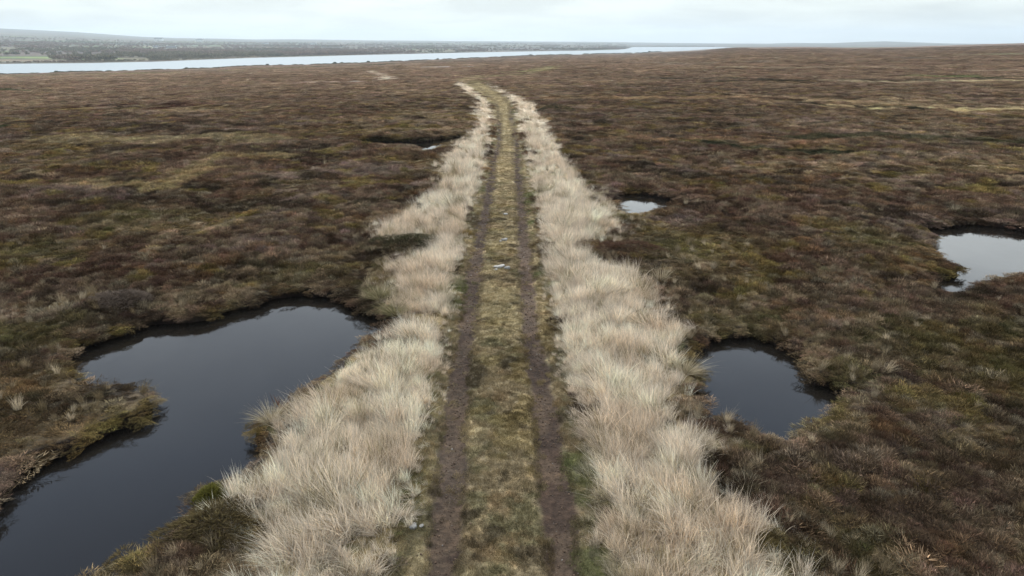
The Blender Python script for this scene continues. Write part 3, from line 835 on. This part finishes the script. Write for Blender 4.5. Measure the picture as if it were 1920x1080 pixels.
# ------------------------------------------------------------------ straw wisps scattered through the heather
P = polar_points(0.20, 0.0095, 4.0, 420)
x, y, s = P.T
r = np.hypot(x, y); td = sdist(x, y, TURF); vd = np.minimum(sdist(x, y, VERGE_L), sdist(x, y, VERGE_R)) + verge_jit(x, y)
pr = 0.03 + 0.30 * sstep(0.60, 0.74, fbm(x, y, 7, 5, 911, 0.6)) + 0.30 * sstep(1.1, 0.2, vd) + 0.05 * sstep(0.6, 0.7, fbm(x, y, 1.2, 3, 921))
keep = (pool_sd(x, y) > 0.06) & (td > 0.3) & (vd > 0.0) & (rng.random(len(x)) < pr)
x, y, s, r, vd = x[keep], y[keep], s[keep], r[keep], vd[keep]; n = len(x)
h = (0.14 + 0.22 * rng.random(n)) * (1 + 0.6 * sstep(60, 250, r)); w = np.maximum(h * 0.9, s * 0.9)
t = lerp(np.tile(C(0.19, 0.145, 0.085), (n, 1)), C(0.50, 0.42, 0.30), np.clip(rng.random(n) ** 3 + 0.5 * sstep(1.1, 0.2, vd), 0, 1)) * (0.7 + 0.5 * rng.random((n, 1)))
scatter('moor_grass', np.column_stack([x, y, terrain(x, y) + 0.04]), np.column_stack([w, w, h]), np.column_stack([rng.normal(size=(n, 2)) * 0.2, rng.random(n) * 6.28]),
        t, P_GRASS, rng.choice([3, 5, 6], n), kind='stuff', label='thin straw wisps of grass scattered through the heather', category='grass')

# ------------------------------------------------------------------ short turf between and beside the ruts
P = polar_points(0.07, 0.0055, 4.0, 190, 0.4)
x, y, s = P.T
td, rd = sdist(x, y, TURF), rut_dist(x, y)
jit = (fbm(x, y, 0.5, 4, 571, 0.65) - 0.5) * 0.38
keep = (td < 0.22) & ((rd + jit > 0.215) | (rng.random(len(x)) < 0.05))
x, y, s, td = x[keep], y[keep], s[keep], td[keep]
n = len(x)
t = turf_colour(x, y)
t = lerp(t, C(0.105, 0.125, 0.050), green_edge(x, y, td) * 0.7)
t = t * (0.55 + 1.0 * rng.random((n, 1)))
sz = s * (1.6 + 0.8 * rng.random(n))
tall = 1 + 1.2 * (rng.random(n) < 0.12)
scatter('turf', np.column_stack([x, y, terrain(x, y)]), np.column_stack([sz, sz, (0.22 + 0.2 * rng.random(n)) * tall]),
        np.column_stack([rng.normal(size=n) * 0.1, rng.normal(size=n) * 0.1, rng.random(n) * 6.28]), np.clip(t, 0.01, 0.7), P_TURF, rng.integers(0, 3, n),
        kind='stuff', label='short mossy yellow green turf between and beside the two ruts', category='grass')
N1 += n

# ------------------------------------------------------------------ grit in the ruts
def pebble_mesh(seed):
    g = np.random.default_rng(seed)
    phi = (1 + 5 ** .5) / 2
    v = np.array([(-1, phi, 0), (1, phi, 0), (-1, -phi, 0), (1, -phi, 0), (0, -1, phi), (0, 1, phi), (0, -1, -phi), (0, 1, -phi), (phi, 0, -1), (phi, 0, 1), (-phi, 0, -1), (-phi, 0, 1)])
    v = v / 1.9 * (0.8 + 0.4 * g.random((12, 1))) * np.array([1, 0.8, 0.55])
    f = np.array([(0, 11, 5), (0, 5, 1), (0, 1, 7), (0, 7, 10), (0, 10, 11), (1, 5, 9), (5, 11, 4), (11, 10, 2), (10, 7, 6), (7, 1, 8), (3, 9, 4), (3, 4, 2), (3, 2, 6), (3, 6, 8), (3, 8, 9), (4, 9, 5), (2, 4, 11), (6, 2, 10), (8, 6, 7), (9, 8, 1)])
    me = mesh_from('pebble', v, f, smooth=False)
    set_attr(me, 'grow', 'FLOAT', np.full(12, 0.6)); set_attr(me, 'rnd', 'FLOAT', g.random(12))
    return me
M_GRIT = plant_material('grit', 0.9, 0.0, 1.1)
P_PEB = [proto('pebble', pebble_mesh(s_), M_GRIT) for s_ in (31, 32, 33)]
pts = []
for line in (LR, RR):
    for i in range(len(line) - 1):
        a, b = line[i], line[i + 1]
        L = np.hypot(*(b - a)); m = min(L, 45 - a[1]) if a[1] < 45 else 0
        k = int(max(m, 0) * 220)
        if k <= 0: continue
        tt = rng.random((k, 1)) * (m / L)
        pts.append(a + (b - a) * tt + rng.normal(size=(k, 2)) * 0.13)
pts = np.vstack(pts); n = len(pts)
big = rng.random(n) ** 9
sc = (0.006 + 0.022 * big)[:, None] * (1 + 0.0 * pts[:, :1])
tt = lerp(np.tile(C(0.095, 0.068, 0.052), (n, 1)), C(0.34, 0.32, 0.30), (rng.random(n) < 0.03) * 0.8) * (0.7 + 0.6 * rng.random((n, 1)))
scatter('gravel', np.column_stack([pts, terrain(pts[:, 0], pts[:, 1]) + 0.002]), np.repeat(sc, 3, 1), rng.random((n, 3)) * 6.28, tt, P_PEB, rng.integers(0, 3, n),
        kind='stuff', label='fine grey grit lying in the two muddy ruts', category='gravel')

# ------------------------------------------------------------------ single things on the moor
def ground_at(px, py, lift=0.0):
    p = unproject(px, py, lift)
    return float(p[0]), float(p[1]), float(terrain(np.array([p[0]]), np.array([p[1]]))[0])
M_TUFT = plain_plant_material('tussock_straw', [(0.30, 0.25, 0.14), (0.52, 0.44, 0.32)], 0.3)
M_TUFT_G = plain_plant_material('tussock_olive', [(0.13, 0.13, 0.055), (0.36, 0.30, 0.18)], 0.3)
def tuft(px, py, height, lab, mat, n=260, lean=0.8, seed=0, turn=0.0, tilt=0.0, base=0.16):
    V = grass_proto(seed, n, base, 1.0, lean, 0.012, 4)
    me = strip_mesh('grass_tuft', V)
    X, Y, Z = ground_at(px, py)
    o = obj('grass_tuft', me, mat, loc=(X, Y, Z), label=lab, category='grass tuft', group='grass tufts at the edges of the pools')
    o.scale = (height,) * 3; o.rotation_euler = (0, tilt, turn)
    return o
tuft(335, 968, 0.42, 'sparse pale tuft spraying over the big pool, lowest tuft on its near bank', M_TUFT, 120, 1.2, 61, 0.0, -0.55)
tuft(385, 905, 0.48, 'thin pale tuft with long loose blades beside the yellow moss cushion, over the big pool', M_TUFT, 80, 1.15, 62, 0.0, -0.35)
tuft(410, 892, 0.34, 'short upright tuft just behind the yellow moss cushion on the big pool bank', M_TUFT, 70, 0.5, 63)
tuft(478, 812, 0.50, 'fan of straw blades above a dark notch in the near bank of the big pool', M_TUFT, 240, 1.05, 64, 0, -0.4)
tuft(508, 790, 0.46, 'dense straw tussock directly behind the fan of blades on the big pool bank', M_TUFT, 300, 0.7, 65, 0, -0.15)
tuft(545, 755, 0.40, 'straw tussock beside the rusty stalk in the big pool', M_TUFT, 220, 0.9, 66, 0, -0.3)
tuft(675, 575, 0.62, 'olive rounded tussock at the far corner of the big pool, leaning over black water', M_TUFT_G, 420, 1.1, 67, 0, -0.2)
tuft(712, 560, 0.60, 'green and straw tussock behind the olive rounded one at the pool corner', M_TUFT_G, 420, 0.9, 68)
tuft(740, 590, 0.55, 'olive tussock drooping over the dark notch at the right end of the big pool', M_TUFT_G, 380, 1.1, 69)
tuft(705, 626, 0.45, 'small round pale tussock standing out into the right end of the big pool', M_TUFT_G, 320, 1.0, 70)
tuft(1284, 700, 0.50, 'whitish round tussock on the track side of the right-hand pool', M_TUFT, 380, 1.0, 71)
tuft(1300, 655, 0.50, 'arching straw tussock at the far left corner of the right-hand pool', M_TUFT, 320, 1.1, 72, 0, 0.2)
tuft(1318, 835, 0.45, 'pale tussock at the verge edge below the right-hand pool', M_TUFT, 260, 0.7, 73)
tuft(1400, 905, 0.35, 'lone small pale tuft out in the dark heather beside the right verge', M_TUFT, 110, 0.6, 74)
tuft(1238, 530, 0.62, 'tall thin tuft poking up at the heather edge above the right verge', M_TUFT, 130, 0.45, 75)
tuft(1790, 396, 0.55, 'tiny pale tuft alone in the heather behind the far right pool', M_TUFT, 140, 0.5, 76)

def cushion(px, py, wide, high, lab, cols, seed, cat='heather bush', name='heather_bush', n=5200, spr=0.12, wid=0.012):
    V = heather_proto(seed, n, 0.5, 0.5, spr / max(wide, 0.3), wid / max(wide, 0.3))
    me = strip_mesh(name, V)
    X, Y, Z = ground_at(px, py)
    o = obj(name, me, plain_plant_material(name + '_sprigs', cols, 0.1), loc=(X, Y, Z - 0.03), label=lab, category=cat)
    o.scale = (wide, wide * 0.85, high / 0.5); return o
cushion(765, 462, 2.0, 0.42, 'dark olive heather bush ringed by pale grass left of the track', [(0.035, 0.033, 0.018), (0.060, 0.055, 0.030)], 81)
cushion(1160, 478, 2.6, 0.40, 'low red brown heather mound at the edge of the right verge, before the small pool', [(0.050, 0.026, 0.016), (0.085, 0.050, 0.036)], 82)
cushion(1040, 213, 3.4, 0.7, 'small dark green bush at the far end of the right verge', [(0.030, 0.032, 0.016), (0.05, 0.05, 0.028)], 83)
cushion(398, 930, 0.42, 0.20, 'bright yellow green moss cushion on the near bank of the big pool', [(0.10, 0.095, 0.025), (0.16, 0.145, 0.035)], 84, 'moss cushion', 'moss_cushion', 3600, 0.05, 0.008)
cushion(405, 985, 1.15, 0.24, 'dark brown and olive mound of heather between the big pool and the left verge', [(0.050, 0.036, 0.020), (0.095, 0.074, 0.034)], 85)
cushion(225, 575, 1.3, 0.34, 'round grey brown heather bush above the far bank of the big pool', [(0.09, 0.068, 0.052), (0.145, 0.112, 0.090)], 87)

# rusty stalk in the big pool
g = np.random.default_rng(5)
V = strips(np.column_stack([g.normal(size=(26, 2)) * 0.02, np.zeros(26)]), (lambda d: d / np.linalg.norm(d, axis=1)[:, None])(np.column_stack([g.normal(size=(26, 2)) * 0.28, np.ones(26)])),
           0.25 + 0.2 * g.random(26), np.full(26, 0.018), g.normal(size=(26, 3)) * 0.15, 3, 5)
X, Y, Z = ground_at(527, 752)
obj('dead_stalk', strip_mesh('dead_stalk', V), plain_plant_material('rusty_stalk', [(0.10, 0.03, 0.015), (0.16, 0.06, 0.03)], 0.1), loc=(X, Y, -WATER_DROP - 0.02),
    label='rusty red dead plant stalk standing in the big pool by its grassy bank', category='dead stalk')

def stone(px, py, dims, lab, mat, seed, turn):
    g = np.random.default_rng(seed)
    nu, nv = 16, 9; vs = []
    for i in range(nv):
        th = math.pi * (i + 0.0) / (nv - 1)
        for j in range(nu):
            ph = 2 * math.pi * j / nu
            d = np.array([math.sin(th) * math.cos(ph), math.sin(th) * math.sin(ph), math.cos(th)])
            k = 1 + 0.22 * math.sin(3 * d[0] + seed) * math.cos(2.5 * d[1] + seed) + 0.12 * math.sin(7 * d[0] + 5 * d[1] + seed)
            p = np.sign(d) * np.abs(d) ** 0.75 * k
            vs.append(p * np.array(dims) / 2)
    f = [[i * nu + j, i * nu + (j + 1) % nu, (i + 1) * nu + (j + 1) % nu, (i + 1) * nu + j] for i in range(nv - 1) for j in range(nu)]
    X, Y, Z = ground_at(px, py)
    o = obj('stone', mesh_from('stone', vs, np.array(f)[:, ::-1]), mat, loc=(X, Y, Z + dims[2] * 0.28), label=lab, category='stone')
    o.rotation_euler = (0.1, -0.08, turn); return o
M_PALE = solid_material('bleached_stone', (0.24, 0.225, 0.205), (0.40, 0.38, 0.35), 14)
M_GREY = solid_material('grey_stone', (0.16, 0.15, 0.14), (0.30, 0.29, 0.27), 12)
stone(936, 502, (0.30, 0.15, 0.085), 'bleached pale flat stone on the turf between the ruts', M_PALE, 2, 0.15)
stone(951, 505, (0.17, 0.12, 0.10), 'darker grey stone touching the right end of the bleached flat stone', M_GREY, 3, -0.5)
stone(930, 507, (0.10, 0.07, 0.04), 'small pale stone chip at the left foot of the bleached flat stone', M_PALE, 4, 0.7)
stone(946, 451, (0.20, 0.15, 0.10), 'bluish grey stone half sunk in the turf between the ruts', M_GREY, 5, 0.3)
stone(938, 453, (0.08, 0.06, 0.05), 'little whitish stone just left of the bluish grey sunk stone', M_PALE, 6, 0.2)
stone(948, 403, (0.16, 0.13, 0.07), 'pale stone farthest up the turf strip between the ruts', M_PALE, 7, 0.2)
stone(775, 987, (0.10, 0.08, 0.06), 'grey stone beside the left rut near the bottom', M_GREY, 8, 0.9)
stone(790, 985, (0.06, 0.05, 0.03), 'dark pebble close right of the grey stone by the left rut', M_GREY, 9, 0.4)

# ------------------------------------------------------------------ shrubs along the near lake shore, and trees, farms and masts beyond
def far_tree_mesh(name, seed, n=420, h=1.0, w=0.42, trunk=0.2):
    """crown of loose twigs and leaf sprays: unit height"""
    g = np.random.default_rng(seed)
    cs = g.normal(size=(9, 3)) * np.array([0.20, 0.20, 0.13]) + np.array([0, 0, 0.62])
    c = cs[g.integers(0, 9, n)] + g.normal(size=(n, 3)) * np.array([0.09, 0.09, 0.08])
    c[:, :2] *= w / 0.42
    c[:, 2] = np.clip(c[:, 2], trunk, h)
    d = g.normal(size=(n, 3)) + np.array([0, 0, 0.8]); d /= np.linalg.norm(d, axis=1)[:, None]
    return strips(c, d, 0.10 + 0.10 * g.random(n), 0.045 + 0.05 * g.random(n), g.normal(size=(n, 3)) * 0.2, 2, seed)
def trunk_verts(r0, r1, h, seg=7):
    v, f = [], []
    for k, (rr_, zz_) in enumerate(((r0, -0.3), (r0 * 0.8, h * 0.4), (r1, h))):
        for j in range(seg):
            v.append((rr_ * math.cos(6.283 * j / seg), rr_ * math.sin(6.283 * j / seg), zz_))
    for k in range(2):
        for j in range(seg): f.append([k * seg + j, k * seg + (j + 1) % seg, (k + 1) * seg + (j + 1) % seg, (k + 1) * seg + j])
    return v, np.array(f)
M_SHRUB = plain_plant_material('shrub_leaves', [(0.045, 0.050, 0.026), (0.075, 0.080, 0.040)], 0.15)
M_BARK = solid_material('bark', (0.05, 0.04, 0.03), (0.09, 0.075, 0.06), 3)
shrubs = [(105, 136.5, 4.2, 'rounded'), (165, 134.3, 2.6, 'low'), (183, 134.2, 2.8, 'low'), (350, 129.8, 4.4, 'compact dark'), (367, 129.4, 2.8, 'low'), (381, 129, 2.6, 'low'),
          (411, 128, 3.2, 'wide'), (445, 126.5, 3, 'wide'), (501, 123.6, 5.0, 'rounded'), (627, 121, 6.0, 'wide'), (641, 120.6, 5, 'low'), (692, 118.6, 6.5, 'rounded'), (735, 116.5, 5, 'low'),
          (820, 113, 5.5, 'low'), (994, 104.8, 7.5, 'wide'), (1218, 98.6, 9, 'large dark')]
words = ['leftmost of all those against the bright water', 'second from the left along the shore', 'third from the left along the shore', 'dark one fourth from the left', 'just right of the compact dark one',
         'second right of the compact dark one', 'seventh from the left along the shore', 'eighth from the left along the shore', 'ninth from the left', 'in the dark green fringe above the sandy path',
         'close right of the one above the sandy path', 'directly above the upper end of the sandy path', 'a little right of the sandy path top', 'above the two pale puddle streaks', 'where the shoreline steps up above the track end', 'on the headland where the lake narrows']
crown0 = None
SH = bpy.data.meshes.new
def shrub_sprigs(seed, n=700):
    g = np.random.default_rng(seed)
    cs = g.normal(size=(8, 3)) * np.array([0.30, 0.30, 0.08]) + np.array([0, 0, 0.42])
    c = cs[g.integers(0, 8, n)] + g.normal(size=(n, 3)) * np.array([0.12, 0.12, 0.14])
    c[:, 2] = np.clip(c[:, 2], 0.02, 0.85)
    d = g.normal(size=(n, 3)) + np.array([0, 0, 0.8]); d /= np.linalg.norm(d, axis=1)[:, None]
    return strips(c, d, 0.12 + 0.10 * g.random(n), 0.05 + 0.05 * g.random(n), g.normal(size=(n, 3)) * 0.2, 2, seed)
shrub_crown = strip_mesh('crown', shrub_sprigs(91)); shrub_crown.materials.append(M_SHRUB)
sv, sf = trunk_verts(0.03, 0.015, 0.5); shrub_trunk = mesh_from('trunk', sv, sf); shrub_trunk.materials.append(M_BARK)
for i, ((px, py, h, kindw), wd) in enumerate(zip(shrubs, words)):
    a = az_of(px, py); d = float(np.interp(a, NSA, NSD)) * 0.992
    X, Y = d * math.sin(a), d * math.cos(a)
    Z = float(terrain(np.array([X]), np.array([Y]))[0])
    root = bpy.data.objects.new('shrub', None); COL.objects.link(root); root.location = (X, Y, Z - 0.1)
    root['label'] = f'{kindw} shrub on the near lake shore, {wd}'; root['category'] = 'shrub'; root['group'] = 'shrubs along the near lake shore'
    hh = h * 0.5
    root.scale = (hh * 1.7, hh * 1.7, hh); root.rotation_euler = (0, 0, i * 1.3)
    for nm, me in (('crown', shrub_crown), ('trunk', shrub_trunk)):
        c_ = bpy.data.objects.new(nm, me); COL.objects.link(c_); c_.parent = root

# low green scrub that fringes the near shore
n = 1500
a = rng.uniform(az_of(-200, 140), az_of(1240, 97), n)
r = np.interp(a, NSA, NSD) * (0.995 - 0.022 * rng.random(n) ** 1.5)
x, y = r * np.sin(a), r * np.cos(a)
keep = fbm(a * 900, 0 * a, 18, 4, 801, 0.6) > 0.42; x, y, a, r = x[keep], y[keep], a[keep], r[keep]; n = len(x)
h = (0.8 + 1.5 * rng.random(n) ** 2) * (r / 900) ** 0.7
scatter('scrub', np.column_stack([x, y, terrain(x, y) - 0.1]), np.column_stack([h * 3, h * 3, h * 1.5]), np.column_stack([np.zeros((n, 2)), rng.random(n) * 6.28]),
        np.tile(C(0.070, 0.074, 0.038), (n, 1)) * (0.7 + 0.6 * rng.random((n, 1))), P_HEATH, rng.integers(0, 5, n), kind='stuff', label='low dark green scrub fringing the near shore of the lake', category='scrub')

M_WOOD = plant_material('far_wood_twigs', 0.9, 0.1, 1.2)
P_TREE = [proto('far_tree', strip_mesh('far_tree', far_tree_mesh('t', s_, 300, 1.0, w_)), M_WOOD) for s_, w_ in ((41, 0.42), (42, 0.6), (43, 0.5))]
# belts of leafless woodland across the lake
n = 42000
a = rng.uniform(az_of(-250, 100), az_of(1340, 88), n)
df = np.interp(a, FSA, FSD)
r = df * 1.012 + (rng.random(n) ** 1.7) * 3600
x, y = r * np.sin(a), r * np.cos(a)
dens = fbm(a * 3000, r, 330, 4, 601, 0.55)
u, v = r / 210 + 0.9 * fbm(x, y, 700, 2, 401), (a * r) / 330 + 0.9 * fbm(x, y, 600, 2, 411)
hedge = np.minimum(np.abs(u - np.round(u)) * 210, np.abs(v - np.round(v)) * 330)
ax = np.interp(a, [az_of(0, 100), az_of(240, 100), az_of(420, 100), az_of(1000, 97), az_of(1170, 92)], [-0.03, 0.0, 0.07, 0.03, 0.03])
nearbelt = sstep(700, 120, r - df)
keep = ((dens + ax + 0.10 * nearbelt > 0.63) & (r - df > 25)) | ((hedge < 8) & (r > 1500)) | ((r - df < 60) & (rng.random(n) < 0.25))
for pts, wdt, _c, _k in STROKES[-2:]: keep &= seg_dist(x, y, pts, False) > wdt * 1.5
x, y, r = x[keep], y[keep], r[keep]; n = len(x)
h = (4.2 + 4.2 * rng.random(n)) * (0.7 + 0.6 * fbm(x, y, 160, 2, 611))
small = (r - np.interp(np.arctan2(x, y), FSA, FSD)) < 60; h = np.where(small, h * 0.35, h); h = h * (1 - 0.55 * sstep(az_of(1150, 90), az_of(1190, 90), np.arctan2(x, y)))
t = lerp(np.tile(C(0.215, 0.165, 0.135), (n, 1)), C(0.150, 0.145, 0.095), sstep(0.5, 0.6, fbm(x, y, 240, 3, 621)) * 0.8) * (0.85 + 0.3 * rng.random((n, 1)))
scatter('woodland', np.column_stack([x, y, terrain(x, y) - 0.3]), np.column_stack([h * 1.15, h * 1.15, h]), np.column_stack([np.zeros((n, 2)), rng.random(n) * 6.28]), t, P_TREE, rng.integers(0, 3, n),
        kind='stuff', label='grey brown leafless woodland and hedges across the lake', category='woodland')

M_WALL = solid_material('whitewashed_wall', (0.62, 0.61, 0.58), (0.74, 0.73, 0.70), 0.6)
M_ROOF = solid_material('slate_roof', (0.07, 0.075, 0.085), (0.12, 0.125, 0.135), 1.5)
M_DARKW = solid_material('window_glass', (0.03, 0.035, 0.04), (0.05, 0.055, 0.06), 1, 0.2)
def box_mesh(name, lo, hi):
    (a, b, c), (d, e_, f_) = lo, hi
    v = [(a, b, c), (d, b, c), (d, e_, c), (a, e_, c), (a, b, f_), (d, b, f_), (d, e_, f_), (a, e_, f_)]
    return mesh_from(name, v, np.array([(0, 3, 2, 1), (4, 5, 6, 7), (0, 1, 5, 4), (1, 2, 6, 5), (2, 3, 7, 6), (3, 0, 4, 7)]), False)
def gable_wall(L, Wd, H, P_):
    v = [(-L, -Wd, -1), (L, -Wd, -1), (L, Wd, -1), (-L, Wd, -1), (-L, -Wd, H), (L, -Wd, H), (L, Wd, H), (-L, Wd, H), (-L, 0, P_), (L, 0, P_)]
    return mesh_from('wall', v, [np.array([(0, 1, 5, 4), (2, 3, 7, 6)]), np.array([(1, 2, 6, 9, 5), (3, 0, 4, 8, 7)])], False)
def gable_roof(L, Wd, H, P_):
    o1, t_ = 0.4, 0.22
    v = [(-L - o1, -Wd - o1, H - 0.15), (L + o1, -Wd - o1, H - 0.15), (L + o1, 0, P_ + 0.05), (-L - o1, 0, P_ + 0.05), (L + o1, Wd + o1, H - 0.15), (-L - o1, Wd + o1, H - 0.15)]
    v += [(p_[0], p_[1], p_[2] + t_) for p_ in v]
    f = [(0, 3, 2, 1), (3, 5, 4, 2), (6, 7, 8, 9), (9, 8, 10, 11), (0, 1, 7, 6), (5, 11, 10, 4), (0, 6, 9, 3), (3, 9, 11, 5), (1, 2, 8, 7), (2, 4, 10, 8)]
    return mesh_from('roof', v, np.array(f), False)
def surface_at(px, py):
    p = unproject(px, py); return float(p[0]), float(p[1]), float(terrain(p[:1], p[1:])[0])
farms = [(210, 95, 1.6, 'white farmhouse on the field edge above the far wood, farthest left'), (293, 90.5, 1.5, 'small white house left of the pair above the far wood'), (306, 91.5, 1.3, 'cream cottage beside the small white house above the far wood'),
         (322, 93.5, 2.2, 'long white barn below the cottages above the far wood'), (498, 84, 2.4, 'white house on the green slope near the skyline, left third'), (588, 84, 2.6, 'white house on the skyline fields above the dark wood'),
         (600, 99, 1.0, 'tiny white cottage by the far shore amid the wood'), (298, 76.8, 4.5, 'long pale building high on the hazy slope at left'), (375, 78.5, 4, 'pale building on the hazy slope below the hill foot')]
for i, (px, py, k, lab) in enumerate(farms):
    X, Y, Z = surface_at(px, py)
    root = bpy.data.objects.new('farmhouse', None); COL.objects.link(root); root.location = (X, Y, Z)
    root.rotation_euler = (0, 0, 0.25 * math.sin(i * 2.3)); root.scale = (k * 1.0, k * 0.8, k * 0.7)
    root['label'] = lab; root['category'] = 'farmhouse'; root['group'] = 'pale farm buildings across the lake'
    obj('wall', gable_wall(6, 3, 4.2, 6.6), M_WALL, root)
    rf = obj('roof', gable_roof(6, 3, 4.2, 6.6), M_ROOF, root)
    for xx in (-5.4, 5.4): obj('chimney', box_mesh('chimney', (xx - 0.5, -0.5, 6.0), (xx + 0.5, 0.5, 8.0)), M_WALL, rf)
    for xx in (-4, -1.8, 1.8, 4): obj('window', box_mesh('window', (xx - 0.5, -3.05, 1.2), (xx + 0.5, -2.9, 2.6)), M_DARKW, root)
    obj('door', box_mesh('door', (-0.5, -3.06, -0.5), (0.5, -2.9, 2.1)), M_ROOF, root)

# ------------------------------------------------------------------ haze
def haze_box():
    me = box_mesh('haze', (-17000, -16000, -112), (17000, 16500, 262))
    m, nt = new_mat('haze_air')
    o = nd(nt, 'ShaderNodeOutputMaterial'); v_ = nd(nt, 'ShaderNodeVolumePrincipled')
    v_.inputs['Color'].default_value = (0.80, 0.91, 1.0, 1); v_.inputs['Density'].default_value = 1.05e-4
    v_.inputs['Anisotropy'].default_value = 0.5
    nt.links.new(v_.outputs[0], o.inputs['Volume'])
    return obj('haze', me, m, kind='stuff')
haze_box()
print('scatter points', N1)
